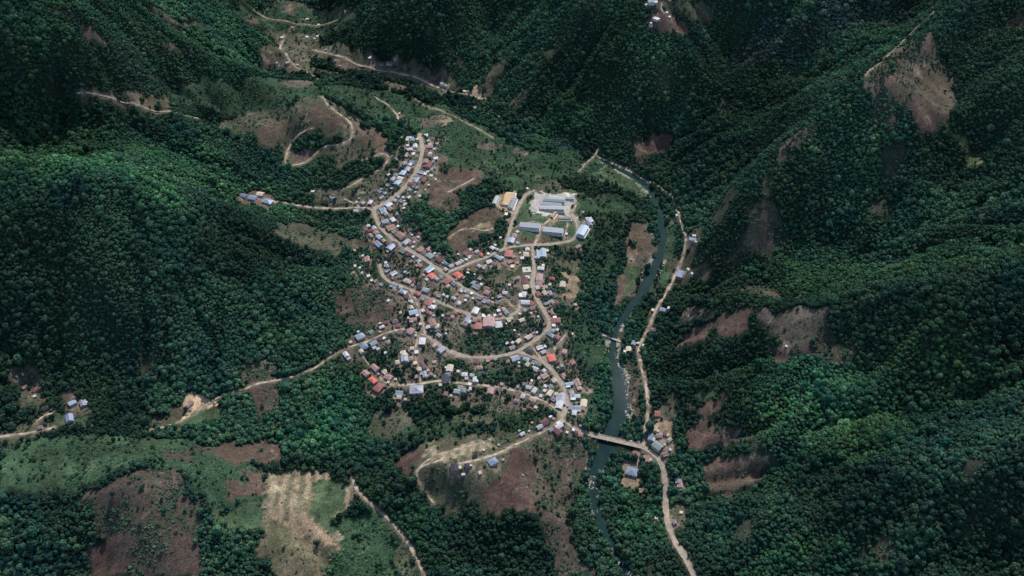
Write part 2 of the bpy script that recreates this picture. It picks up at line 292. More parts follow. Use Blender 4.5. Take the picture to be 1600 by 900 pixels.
POLY = """M 250 135,330 122,430 122,500 135,600 140,690 165,760 205,840 240,880 270,870 292,800 300,740 270,690 250,670 210,640 200,600 190,560 170,500 150,440 165,350 175,280 165
M 700 170,760 200,830 235,900 250,905 275,860 275,760 250,700 215
M 880 225,915 248,940 250,985 270,1020 292,1024 310,1008 316,990 305,950 287,910 280,870 262
H 655 183,690 179,702 195,662 200
H 745 215,785 225,778 238,742 232
H 600 128,640 134,630 142,600 138
T 690 188,705 186,710 192,694 195
H 800 228,830 238,825 246,800 240
H 455 125,490 128,480 138,450 136
N 940 258,985 275,1015 295,1008 312,985 303,955 285,925 272
G 395 22,440 0,540 0,560 30,540 40,510 55,500 70,560 85,620 75,625 105,700 120,720 138,690 148,640 128,560 118,480 112,415 105,405 90,440 75,430 60,385 35
M 400 18,440 5,520 20,560 30,525 45,480 50,430 50,395 40
W 485 100,560 119,640 138,700 162,760 192,782 180,700 148,640 126,560 109,490 90
B 405 90,430 87,470 95,470 108,420 107
B 520 95,545 92,575 105,545 112
T 728 145,745 135,765 132,762 148,740 152
B 655 115,690 108,708 124,680 134
G 745 140,775 90,795 88,785 120,765 150
M 380 0,400 10,430 20,420 40,370 28
B 382 28,398 27,407 38,392 42
B 440 12,462 5,466 12,455 25,442 22
S 235 58,300 70,318 80,280 78
S 130 55,160 60,168 76,140 75
S 215 8,260 20,300 30,320 40,270 32,225 18
B 120 140,150 140,160 150,125 152
B 215 155,260 152,268 168,230 170
S 150 150,215 152,225 168,170 160
G 335 185,400 175,460 160,490 148,520 158,560 185,578 205,582 235,560 250,530 262,520 240,455 262,440 250,445 225,430 215,400 225,390 205,340 200
B 490 165,530 180,545 200,520 198,500 190,480 185
B 390 205,430 190,450 200,440 220,410 228
B 555 190,580 210,578 235,560 232,552 215
W 455 222,480 204,500 201,525 205,545 222,524 227,500 228,490 227,470 240,458 240
B 455 240,480 228,500 232,490 245,468 256,450 257
G 535 300,560 280,600 262,618 285,595 310,560 318,530 318,485 302,500 290
B 575 195,600 210,610 235,625 250,620 262,600 258,588 240
G 480 295,520 292,545 300,540 318,500 314
V 635 208,690 212,700 260,690 290,660 310,640 330,665 375,700 395,780 372,800 383,905 385,920 420,915 450,893 490,885 530,905 570,915 620,918 660,870 685,800 690,790 650,740 632,620 632,562 610,550 575,528 568,540 540,600 505,590 470,545 440,542 400,560 370,572 340,588 318,560 322,545 310,590 300,610 262
W 653 325,690 318,722 335,726 350,708 366,696 392,672 376,660 352,648 345
B 690 270,720 262,745 265,750 280,738 290,722 300,715 318,690 322,672 312,666 290
R 725 265,748 265,750 282,735 290,720 283
B 700 375,718 345,740 330,770 325,785 335,778 350,765 368,740 375,728 390,705 388,697 380
T 742 352,770 348,764 362,745 366
W 775 352,795 345,790 372,772 378,768 366
G 435 350,480 348,540 365,556 380,530 395,480 385,440 375
B 545 370,565 372,575 385,560 392,545 385
S 532 448,590 440,612 460,620 490,590 515,560 510,530 485,528 465
L 805 352,812 320,825 300,880 290,905 300,912 340,932 345,927 375,870 384,800 386
B 826 368,852 363,866 376,830 384,806 378,808 366
C 838 299,903 303,899 342,835 333,832 322
T 776 304,802 298,807 318,801 337,792 331,776 326
T 800 332,806 340,800 346,790 338
G 830 293,870 283,895 296,880 303,835 300
T 842 338,870 336,880 345,858 350
J 905 470,925 480,950 540,930 600,935 650,925 672,912 600,890 540
J 800 640,870 668,925 690,920 720,850 700,780 690,640 690,600 690,660 650,740 650
M 900 310,960 300,985 320,985 350,960 400,950 440,930 460,912 400,925 370,915 335
J 925 330,985 335,982 370,960 420,930 460,915 440,918 400,935 375
H 996 345,1016 350,1023 375,1018 400,1006 425,985 455,970 470,958 475,965 445,980 415,985 385,986 365
B 988 352,1012 352,1018 375,1014 395,985 400,984 380
B 966 430,985 425,975 465,962 468
N 978 418,1004 418,998 440,976 452
M 1036 330,1060 350,1062 372,1064 390,1050 425,1030 455,1018 480,1002 500,1012 460,1030 420,1038 390,1040 360
R 993 215,1045 208,1043 235,1015 242,990 240
S 990 240,1015 240,1010 252,992 250
S 800 150,820 148,825 165,800 170
R 1010 30,1022 20,1055 22,1070 33,1075 45,1050 49,1020 43,1008 42
G 1050 0,1118 0,1115 18,1105 32,1085 30,1060 15
G 1000 0,1050 0,1052 20,1016 16
Q 1360 130,1385 110,1400 160,1390 200,1370 190
S 1385 120,1430 60,1450 60,1470 90,1480 110,1495 140,1495 170,1470 200,1440 200,1420 170,1395 160
B 1440 100,1470 100,1488 140,1490 165,1465 192,1445 175,1430 140
R 1420 150,1450 165,1470 190,1452 200,1430 185
Y 1500 240,1480 190,1510 205,1530 250,1520 262,1500 255
Q 1165 320,1215 315,1220 350,1230 385,1190 405,1150 405,1130 412,1155 380,1170 350
S 1180 335,1205 332,1208 360,1190 385,1172 380
Q 1460 65,1480 55,1520 55,1560 35,1600 15,1602 35,1530 62,1490 80
Q 1395 75,1440 35,1450 50,1412 90,1370 130,1340 150,1345 130
Q 1240 205,1270 185,1275 200,1220 260,1200 310,1185 300,1210 250
G 1040 405,1075 390,1085 355,1095 365,1090 390,1078 420,1090 430,1075 445,1050 450
G 1085 425,1110 415,1118 425,1095 440,1080 442
R 1072 520,1100 505,1118 510,1112 528,1085 532,1068 542
R 1130 490,1150 478,1185 480,1175 500,1160 520,1135 525,1125 510,1108 505
S 1060 480,1120 478,1110 495,1065 500
S 1155 455,1190 445,1225 455,1195 465
H 1185 490,1240 485,1300 485,1295 510,1265 530,1225 540,1210 518,1188 508
S 1205 535,1225 538,1265 530,1295 512,1330 545,1335 565,1305 580,1280 560,1260 548,1225 548,1208 560,1198 552
R 1200 540,1226 540,1230 556,1215 566,1198 552
G 1040 610,1060 620,1065 650,1035 660
R 1100 625,1125 622,1128 640,1110 655,1080 645
R 1062 676,1090 665,1105 652,1118 672,1120 690,1080 700
S 1110 660,1150 672,1190 680,1150 690,1118 690
B 1100 730,1130 715,1175 708,1208 722,1190 750,1140 768,1105 768
Q 1345 845,1385 842,1390 870,1355 880
S 385 562,415 555,432 570,432 590,395 598,388 585
S 392 600,435 590,438 630,410 648,394 636
O 282 626,295 618,318 619,338 622,322 634,306 646,290 648,282 640
G 240 652,282 632,287 650,262 665,245 666
N 292 652,340 626,346 650,302 668,275 670
B 98 618,120 610,142 620,140 641,100 641
L 85 645,112 645,140 645,140 665,90 668
G 20 580,50 575,70 600,72 625,60 650,40 640,30 610,18 595
G 0 672,70 655,100 670,40 690,0 690
M 0 692,200 682,330 690,350 705,400 740,412 790,330 785,305 760,285 735,235 715,120 765,0 770
S 270 700,330 690,340 705,300 720,270 718
S 140 770,160 755,200 738,230 725,262 728,285 750,305 780,310 820,322 902,215 902,170 860,150 820
R 140 880,175 850,205 870,200 902,140 902
S 150 760,200 745,220 770,190 800,160 790
B 325 705,355 690,400 685,440 690,448 718,420 730,370 725
P 420 742,460 735,500 745,548 762,556 780,530 800,530 840,500 835,405 800,415 765
N 492 752,536 755,526 800,525 832,495 832
T 470 850,488 843,512 880,497 902,480 896
T 415 790,440 800,455 820,438 826
U 405 800,500 835,530 840,528 870,505 902,440 902,405 870
T 430 800,470 812,500 830,522 850,510 858,470 838,445 822
B 345 750,408 742,412 770,360 778
L 330 790,405 792,405 830,340 820
M 530 842,548 802,600 808,640 880,655 902,525 902
G 610 845,635 868,655 902,625 902
G 612 725,645 700,690 685,760 680,830 675,858 680,855 700,840 760,835 795,760 790,700 795,660 775,640 745
R 790 705,845 700,838 750,835 795,755 788,757 765,745 750,778 742,790 735
R 612 725,642 702,668 706,646 725,640 745,625 740
P 655 712,700 700,745 690,780 690,760 702,700 720,665 722
S 840 700,910 695,925 720,905 760,895 800,900 860,915 902,880 902,850 850,840 800
S 895 800,905 860,940 902,920 902,890 860
G 580 640,640 635,650 660,620 680,580 675
T 878 430,905 432,912 450,905 466,885 465,893 450
G 865 405,912 403,908 425,870 420
T 970 728,985 722,1000 728,1006 755,990 762,975 752
G 1045 790,1075 790,1070 825,1048 828
S 975 560,995 570,1000 640,992 670,978 600
L 1090 605,1120 600,1110 615,1085 618
T 1020 650,1035 655,1045 680,1052 700,1030 712,1022 690
D 815 545,830 541,845 562,832 562
G 720 640,770 648,765 665,715 660
B 370 303,400 300,430 308,430 325,405 322,375 312
S 700 300,720 306,725 322,695 330"""
def inpoly(px, py, poly):
    inside = np.zeros(px.shape, bool); nP = len(poly); j = nP - 1
    for i in range(nP):
        xi, yi = poly[i]; xj, yj = poly[j]
        c = ((yi > py) != (yj > py)) & (px < (xj - xi) * (py - yi) / (yj - yi + 1e-12) + xi)
        inside ^= c; j = i
    return inside
gmix = np.zeros(H.shape, np.float32); GM = dict(V=.95, M=.8, S=.25, B=.25, R=.12, G=.28, U=.35, H=.18, Q=.4, P=.15, Y=.5, T=.2, N=.4, L=.3, D=.3)
cover = np.zeros(H.shape + (3,), np.float32); cover[:] = CLS['F'][0]
tden = np.full(H.shape, 1.0, np.float32); sden = np.full(H.shape, .25, np.float32)
WX = FX + (fbm(FX, FY, 26, 3, 91) - .5) * 26 + (fbm(FX, FY, 8, 2, 93) - .5) * 12; WY = FY + (fbm(FX, FY, 26, 3, 92) - .5) * 26 + (fbm(FX, FY, 8, 2, 94) - .5) * 12
landpolys = []
for ln in POLY.split("\n"):
    c, pts = ln[0], parse(ln[2:].strip())
    x, y = land(pts[:, 0], pts[:, 1]); pw = np.stack([x, y], 1); landpolys.append((c, pw))
    bx = (WX > x.min() - 1) & (WX < x.max() + 1) & (WY > y.min() - 1) & (WY < y.max() + 1)
    ii = np.nonzero(bx); m = inpoly(WX[ii], WY[ii], pw); ii = (ii[0][m], ii[1][m])
    j = nr.uniform(.86, 1.14)
    if c in 'BRHGST' and len(ii[0]):
        pass
    cover[ii] = np.array(CLS[c][0]) * j; tden[ii] = CLS[c][1]; sden[ii] = CLS[c][2]; gmix[ii] = GM.get(c, 0)
    if c == 'P':      # hand-tilled strips running down the slope
        u = (FX[ii] * .98 + FY[ii] * .12 + 5 * fbm(FX[ii], FY[ii], 60, 2, 31)) / 12.0
        s = (np.sin(u * 6.28) > .0) & (fbm(FX[ii], FY[ii], 18, 2, 32) > .34)
        cover[ii] = np.where(s[:, None], np.array((.25, .20, .135)), np.array((.13, .115, .075)))
    if c == 'N':
        u = (WX[ii]) / 17.0; cover[ii] *= (1 + .22 * np.sign(np.sin(u * 6.28)))[:, None]
lum = tden < .9
# paths and ridges of paler earth that wander over the open fields, and older dark plots
rg = 1 - np.abs(fbm(FX, FY, 48, 3, 911) * 2 - 1) * 2
pale = np.clip((rg - .90) * 16, 0, 1) * (fbm(FX, FY, 40, 2, 912) > .47)
bare = np.clip(1.2 - ROADD / 2.6 + (fbm(FX, FY, 7, 2, 915) - .5) * 1.6, 0, 1)[..., None] * .8
opn = (tden < .12) & (cover[..., 0] > .07) & (cover[..., 0] < .2)
cover = cover * (1 + 1.0 * (pale * opn)[..., None]) 
plots = np.floor(fbm(FX, FY, 34, 2, 913) * 9); cover = cover * (1 + .22 * (_hash(plots, plots * 3, 5) - .5) * opn)[..., None]
tr_ = np.sin((hgt(FX, FY) + 3 * fbm(FX, FY, 30, 2, 914)) * 6.283 / 4.2); cover = cover * (1 + .16 * np.clip((tr_ - .55) * 4, 0, 1) * opn)[..., None]
cover = cover * (1 - bare) + bare * np.array((.21, .165, .12))
sden[ROADD < 1.5] = 0
mixn = fbm(FX, FY, 30, 4, 133); grn = np.clip((mixn - .47) * 6, 0, 1) * gmix / .75 * lum
cover = cover * (1 - .75 * grn[..., None]) + np.array((.034, .052, .028)) * .75 * grn[..., None]
br = np.clip((fbm(FX, FY, 20, 3, 77) - .56) * 9, 0, 1) * lum
cover = cover * (1 + .30 * br[..., None])
barren = np.clip((fbm(FX, FY, 55, 3, 207) - .74) * 12, 0, 1)
tden = tden * (1 - .55 * barren * (tden > .9)); cover = cover + (barren * .03)[..., None] * np.array((1, .8, .55))
op = (tden < .12) & ~watermask
for s_ in (1, 2):
    tden[:, :-s_] = np.where(op[:, s_:] & (tden[:, :-s_] > .9), .12, tden[:, :-s_])
# river banks: gravel bars
gb = (RIVD > .4) & (RIVD < 6) & (fbm(FX, FY, 30, 2, 301) > .52)
cover[gb] = (.24, .22, .18)
cover[watermask] = (.05, .06, .045)
cover = cover.astype(np.float32)

def new_mat(name):
    m = bpy.data.materials.new(name); m.use_nodes = True; t = m.node_tree
    b = t.nodes['Principled BSDF']; return m, t, b
def N(t, typ, **kw):
    nd = t.nodes.new(typ)
    for k, v in kw.items(): setattr(nd, k, v)
    return nd
def mul(t, a, bval):
    m = N(t, "ShaderNodeMix", data_type='RGBA', blend_type='MULTIPLY'); m.inputs[0].default_value = 1
    t.links.new(a, m.inputs[6])
    if isinstance(bval, bpy.types.NodeSocket): t.links.new(bval, m.inputs[7])
    else: m.inputs[7].default_value = bval
    return m.outputs[2]
def noise_ramp(t, vec, scale, lo, hi, detail=4, p0=.3, p1=.7):
    nz = N(t, "ShaderNodeTexNoise"); nz.inputs['Scale'].default_value = scale; nz.inputs['Detail'].default_value = detail
    if vec is not None: t.links.new(vec, nz.inputs['Vector'])
    r = N(t, "ShaderNodeValToRGB"); r.color_ramp.elements[0].position = p0; r.color_ramp.elements[1].position = p1
    r.color_ramp.elements[0].color = tuple(lo) + (1,); r.color_ramp.elements[1].color = tuple(hi) + (1,)
    t.links.new(nz.outputs['Fac'], r.inputs['Fac']); return r.outputs['Color'], nz

# ground material
m_ground, t, b = new_mat("ground_soil_and_grass")
at = N(t, "ShaderNodeAttribute", attribute_name="cover"); tc = N(t, "ShaderNodeTexCoord")
c1, _ = noise_ramp(t, tc.outputs['Object'], .45, (.50, .53, .55), (1.45, 1.42, 1.38), 6)
c2, _ = noise_ramp(t, tc.outputs['Object'], .11, (.72, .80, .78), (1.28, 1.18, 1.14), 5)
col = mul(t, mul(t, at.outputs['Color'], c1), c2)
t.links.new(col, b.inputs['Base Color']); b.inputs['Roughness'].default_value = .95; b.inputs['Specular IOR Level'].default_value = .1
bn = N(t, "ShaderNodeTexNoise"); bn.inputs['Scale'].default_value = .8; bn.inputs['Detail'].default_value = 5; t.links.new(tc.outputs['Object'], bn.inputs['Vector'])
bp = N(t, "ShaderNodeBump"); bp.inputs['Strength'].default_value = .6; bp.inputs['Distance'].default_value = 1.2
t.links.new(bn.outputs['Fac'], bp.inputs['Height']); t.links.new(bp.outputs[0], b.inputs['Normal'])

# terrain sheet, core + wide outer rim
grow = np.cumsum(3.0 * 1.16 ** np.arange(1, 38))
ax = np.concatenate([X0 - grow[::-1], fx, fx[-1] + grow]); ay = np.concatenate([Y0 - grow[::-1], fy, fy[-1] + grow])
NG = len(grow)
AX, AY = np.meshgrid(ax, ay, indexing='ij')
AZ = hgt(np.clip(AX, X0, fx[-1]), np.clip(AY, Y0, fy[-1]))
dout = np.hypot(np.maximum(0, np.maximum(X0 - AX, AX - fx[-1])), np.maximum(0, np.maximum(Y0 - AY, AY - fy[-1])))
k_ = np.clip(dout / 500, 0, 1); k_ = k_ * k_ * (3 - 2 * k_)
south = np.clip((Y0 - AY) / 600, 0, 1)
AZ = AZ * (1 - k_) + k_ * (60 + (1 - south) * 150 + 260 * (fbm(AX, AY, 900, 5, 400) - .45)) ; AZ = np.minimum(AZ, np.where(south > 0, 240, 900))
AC = np.zeros(AX.shape + (4,), np.float32); AC[..., :3] = CLS['F'][0]; AC[..., 3] = 1
AC[NG:-NG, NG:-NG, :3] = cover
def grid_mesh(name, X, Y, Z, mat):
    a, b_ = X.shape; me = bpy.data.meshes.new(name)
    co = np.stack([X, Y, Z], -1).reshape(-1, 3).astype(np.float32)
    I = np.arange(a * b_).reshape(a, b_)
    f = np.stack([I[:-1, :-1], I[1:, :-1], I[1:, 1:], I[:-1, 1:]], -1).reshape(-1, 4)
    me.vertices.add(len(co)); me.vertices.foreach_set("co", co.ravel())
    me.loops.add(f.size); me.loops.foreach_set("vertex_index", f.ravel().astype(np.int32))
    me.polygons.add(len(f)); me.polygons.foreach_set("loop_start", np.arange(0, f.size, 4, dtype=np.int32))
    me.polygons.foreach_set("use_smooth", np.ones(len(f), bool))
    me.update(calc_edges=True); me.materials.append(mat)
    return me
me = grid_mesh("ground", AX, AY, AZ, m_ground)
ca = me.color_attributes.new("cover", 'FLOAT_COLOR', 'POINT'); ca.data.foreach_set("color", AC.reshape(-1))
ground = bpy.data.objects.new("ground", me); COL.objects.link(ground); ground['kind'] = 'structure'

# water
m_water, t, b = new_mat("river_water")
tc = N(t, "ShaderNodeTexCoord")
c1, _ = noise_ramp(t, tc.outputs['Object'], .05, (.006, .022, .022), (.012, .036, .032), 4)
t.links.new(c1, b.inputs['Base Color']); b.inputs['Roughness'].default_value = .08; b.inputs['IOR'].default_value = 1.33; b.inputs['Specular IOR Level'].default_value = .16
bn = N(t, "ShaderNodeTexNoise"); bn.inputs['Scale'].default_value = .35; bn.inputs['Detail'].default_value = 3; t.links.new(tc.outputs['Object'], bn.inputs['Vector'])
bp = N(t, "ShaderNodeBump"); bp.inputs['Strength'].default_value = .08; bp.inputs['Distance'].default_value = .2
t.links.new(bn.outputs['Fac'], bp.inputs['Height']); t.links.new(bp.outputs[0], b.inputs['Normal'])
def ribbon(name, x, y, z, wd, mat, nacross=5, lift=0.0, drape=False):
    tx = np.gradient(x); ty = np.gradient(y); L = np.hypot(tx, ty) + 1e-9; nxv, nyv = -ty / L, tx / L
    u = np.linspace(-1, 1, nacross); wd = np.broadcast_to(wd, x.shape)
    wob = 1 + .55 * (fbm(x, y, 12, 3, 9) - .5) * 2 if drape else 1
    X = x[:, None] + nxv[:, None] * u[None] * (wd * wob / 2)[:, None]; Y = y[:, None] + nyv[:, None] * u[None] * (wd * wob / 2)[:, None]
    if drape:
        Z = np.maximum(hgt(X, Y), z[:, None] - .3) + lift
    else: Z = np.repeat(z[:, None], nacross, 1) + lift
    me = grid_mesh(name, X, Y, Z, mat); o = bpy.data.objects.new(name, me); COL.objects.link(o); o['kind'] = 'structure'; return o
ribbon("river_water", rx_, ry_, rz_, rw + 4 + np.clip(rw - 6, 0, 3), m_water, 5)

# dirt and asphalt roads
m_road, t, b = new_mat("dirt_road")
tc = N(t, "ShaderNodeTexCoord")
c1, _ = noise_ramp(t, tc.outputs['Object'], .22, (.22, .18, .135), (.37, .31, .24), 6)
c2, _ = noise_ramp(t, tc.outputs['Object'], 1.4, (.82, .82, .82), (1.12, 1.12, 1.12), 3)
t.links.new(mul(t, c1, c2), b.inputs['Base Color']); b.inputs['Roughness'].default_value = .95; b.inputs['Specular IOR Level'].default_value = .1
m_path, t, b = new_mat("worn_dirt_path")
tc = N(t, "ShaderNodeTexCoord")
c1, _ = noise_ramp(t, tc.outputs['Object'], .12, (.15, .12, .085), (.42, .34, .25), 6, .38, .62)
t.links.new(c1, b.inputs['Base Color']); b.inputs['Roughness'].default_value = .95; b.inputs['Specular IOR Level'].default_value = .1
for k, (nm, st, wd, x, y, z) in enumerate(road_geo):
    o = ribbon("dirt_road" if wd > 4.5 else "dirt_path", x, y, z, wd, m_road if wd > 4.5 else m_path, 5, .30 + .012 * (k % 9), True)
    o['label'] = "tan dirt surface of " + nm.replace("the ", "", 1)

# ------------------------------------------------------------------ helpers for things
class MB:
    def __init__(s): s.v = []; s.f = []; s.m = []
    def quad(s, a, b_, c, d, mi=0):
        n0 = len(s.v); s.v += [a, b_, c, d]; s.f.append((n0, n0 + 1, n0 + 2, n0 + 3)); s.m.append(mi)
    def box(s, x0, x1, y0, y1, z0, z1, mi=0):
        n0 = len(s.v); s.v += [(x, y, z) for z in (z0, z1) for (x, y) in ((x0, y0), (x1, y0), (x1, y1), (x0, y1))]
        for f in ((0, 3, 2, 1), (4, 5, 6, 7), (0, 1, 5, 4), (1, 2, 6, 5), (2, 3, 7, 6), (3, 0, 4, 7)):
            s.f.append(tuple(n0 + i for i in f)); s.m.append(mi)
    def prism(s, ring_lo, ring_hi, mi=0, caps=True):
        n0 = len(s.v); k = len(ring_lo); s.v += list(ring_lo) + list(ring_hi)
        for i in range(k):
            j = (i + 1) % k; s.f.append((n0 + i, n0 + j, n0 + k + j, n0 + k + i)); s.m.append(mi)
        if caps:
            s.f.append(tuple(n0 + i for i in range(k - 1, -1, -1))); s.m.append(mi)
            s.f.append(tuple(n0 + k + i for i in range(k))); s.m.append(mi)
    def slab(s, pts, th, mi=0):
        """tilted sheet given by its top ring, th thick"""
        lo = [(p[0], p[1], p[2] - th) for p in pts]; s.prism(lo, pts, mi)
    def mesh(s, name, mats, smooth=False):
        me = bpy.data.meshes.new(name); me.from_pydata(s.v, [], s.f); me.update()
        for m in mats: me.materials.append(m)
        if len(mats) > 1: me.polygons.foreach_set("material_index", s.m)
        if smooth: me.polygons.foreach_set("use_smooth", [True] * len(s.f))
        return me
def link(name, data, parent=None, loc=None, rz=None):
    o = bpy.data.objects.new(name, data); COL.objects.link(o)
    if parent is not None: o.parent = parent
    if loc is not None: o.location = loc
    if rz is not None: o.rotation_euler = (0, 0, rz)
    return o
def flatmat(name, rgb, rough=.8, scale=3.0, var=.2, spec=.3, metal=0, rust=None):
    m, t, b = new_mat(name); tc = N(t, "ShaderNodeTexCoord"); oi = N(t, "ShaderNodeObjectInfo")
    ad = N(t, "ShaderNodeVectorMath", operation='ADD'); t.links.new(tc.outputs['Object'], ad.inputs[0]); 
    sc = N(t, "ShaderNodeVectorMath", operation='SCALE'); sc.inputs['Scale'].default_value = 50
    cb = N(t, "ShaderNodeCombineXYZ"); t.links.new(oi.outputs['Random'], cb.inputs[0]); t.links.new(oi.outputs['Random'], cb.inputs[1])
    t.links.new(cb.outputs[0], sc.inputs[0]); t.links.new(sc.outputs[0], ad.inputs[1])
    lo = tuple(c * (1 - var) for c in rgb); hi = tuple(min(1, c * (1 + var)) for c in rgb)
    c, _ = noise_ramp(t, ad.outputs[0], scale, lo, hi, 4)
    if rust:
        r, nz = noise_ramp(t, ad.outputs[0], scale * .8, (0, 0, 0), (1, 1, 1), 5, .5, .66)
        mx = N(t, "ShaderNodeMix", data_type='RGBA'); t.links.new(r, mx.inputs[0]); t.links.new(c, mx.inputs[6]); mx.inputs[7].default_value = tuple(rust) + (1,)
        c = mx.outputs[2]
    hv = N(t, "ShaderNodeHueSaturation"); mr = N(t, "ShaderNodeMapRange"); mr.inputs['To Min'].default_value = .78; mr.inputs['To Max'].default_value = 1.2
    t.links.new(oi.outputs['Random'], mr.inputs['Value']); t.links.new(mr.outputs[0], hv.inputs['Value']); t.links.new(c, hv.inputs['Color'])
    t.links.new(hv.outputs[0], b.inputs['Base Color']); b.inputs['Roughness'].default_value = rough
    b.inputs['Specular IOR Level'].default_value = spec; b.inputs['Metallic'].default_value = metal
    return m
RUST = (.20, .095, .06)
ROOF = {
 'W': ("white", flatmat("roof_white_zinc", (.46, .47, .48), .5, 3, .2, .4, 0, (.30, .25, .22))),
 'G': ("grey", flatmat("roof_grey_zinc", (.25, .27, .31), .5, 3, .25, .4, 0, (.16, .13, .13))),
 'B': ("blue", flatmat("roof_blue_sheet", (.17, .21, .29), .45, 2, .14, .4)),
 'L': ("pale blue", flatmat("roof_pale_blue_sheet", (.27, .34, .40), .45, 3, .2, .4, 0, (.24, .27, .30))),
 'R': ("red", flatmat("roof_red_sheet", (.30, .10, .09), .6, 3, .22, .3, 0, (.20, .10, .08))),
 'O': ("salmon", flatmat("roof_salmon_tile", (.32, .18, .135), .8, 4, .25, .2, 0, (.24, .15, .12))),
 'X': ("bright orange-red", flatmat("roof_bright_red_tile", (.58, .13, .09), .6, 3, .12, .3)),
 'P': ("dusty pink", flatmat("roof_faded_rust_sheet", (.34, .22, .20), .8, 4, .25, .2, 0, (.23, .13, .10))),
 'M': ("dark maroon", flatmat("roof_rusted_maroon", (.16, .075, .078), .75, 4, .25, .2)),
 'T': ("cream", flatmat("roof_cream_sheet", (.46, .39, .29), .75, 3, .2, .2)),
 'E': ("grey-green", flatmat("roof_grey_green_sheet", (.17, .22, .20), .7, 4, .25, .3)),
 'K': ("blackish", flatmat("roof_dark_thatch", (.045, .048, .058), .85, 4, .25, .2)),
 'C': ("tan", flatmat("court_tan_surface", (.40, .28, .15), .9, .2, .12, .1)),
}
m_wallp = [flatmat("wall_plaster_cream", (.46, .40, .30), .9, 3, .12, .1), flatmat("wall_adobe_brown", (.27, .18, .12), .95, 3, .2, .1), flatmat("wall_painted_white", (.62, .60, .56), .85, 3, .1, .2)]
m_doorw = flatmat("door_dark_wood", (.09, .055, .035), .7, 4, .2, .2)
m_glassd = flatmat("window_dark_glass", (.03, .035, .045), .25, 4, .2, .5)
m_conc = flatmat("concrete_grey", (.36, .34, .31), .9, .3, .14, .1)
m_pale = flatmat("concrete_pale", (.52, .49, .43), .9, .3, .12, .1)
m_dirtdeck = m_road

# ------------------------------------------------------------------ house models, unit plan (1 x 1), real heights
def hip_roof(mb, x0, x1, y0, y1, ze, zr, ov, th, ridge=.5):
    x0 -= ov; x1 += ov; y0 -= ov; y1 += ov; ym = (y0 + y1) / 2; r = (y1 - y0) / 2 * ridge
    a, b_, c, d = (x0, y0, ze), (x1, y0, ze), (x1, y1, ze), (x0, y1, ze); e, f = (x0 + r, ym, zr), (x1 - r, ym, zr)
    n0 = len(mb.v); mb.v += [a, b_, c, d, e, f] + [(p[0], p[1], p[2] - th) for p in (a, b_, c, d)]
    for q in ((0, 1, 5, 4), (1, 2, 5), (2, 3, 4, 5), (3, 0, 4), (6, 9, 8, 7), (0, 6, 7, 1), (1, 7, 8, 2), (2, 8, 9, 3), (3, 9, 6, 0)):
        mb.f.append(tuple(n0 + i for i in q)); mb.m.append(0)
def gable_roof(mb, x0, x1, y0, y1, ze, zr, ov, th):
    x0 -= ov; x1 += ov; ym = (y0 + y1) / 2; sl = (zr - ze) / (ym - y0); y0 -= ov; y1 += ov; zl = ze - sl * ov
    n0 = len(mb.v)
    top = [(x0, y0, zl), (x1, y0, zl), (x1, ym, zr), (x0, ym, zr), (x1, y1, zl), (x0, y1, zl)]
    mb.v += top + [(p[0], p[1], p[2] - th) for p in top]
    for q in ((0, 1, 2, 3), (3, 2, 4, 5), (7, 6, 9, 8), (8, 9, 11, 10), (0, 6, 7, 1), (5, 4, 10, 11), (1, 7, 8, 2), (2, 8, 10, 4), (0, 3, 9, 6), (3, 5, 11, 9)):
        mb.f.append(tuple(n0 + i for i in q)); mb.m.append(0)
def gable_wall(mb, x0, x1, y0, y1, z0, ze, zr):
    ym = (y0 + y1) / 2; n0 = len(mb.v)
    mb.v += [(x0, y0, z0), (x1, y0, z0), (x1, y1, z0), (x0, y1, z0), (x0, y0, ze), (x1, y0, ze), (x1, y1, ze), (x0, y1, ze), (x0, ym, zr), (x1, ym, zr)]
    for q in ((0, 1, 5, 4), (2, 3, 7, 6), (1, 2, 6, 9, 5), (3, 0, 4, 8, 7), (0, 3, 2, 1), (4, 5, 9, 8), (6, 7, 8, 9)):
        mb.f.append(tuple(n0 + i for i in q)); mb.m.append(0)
PROTO = {}
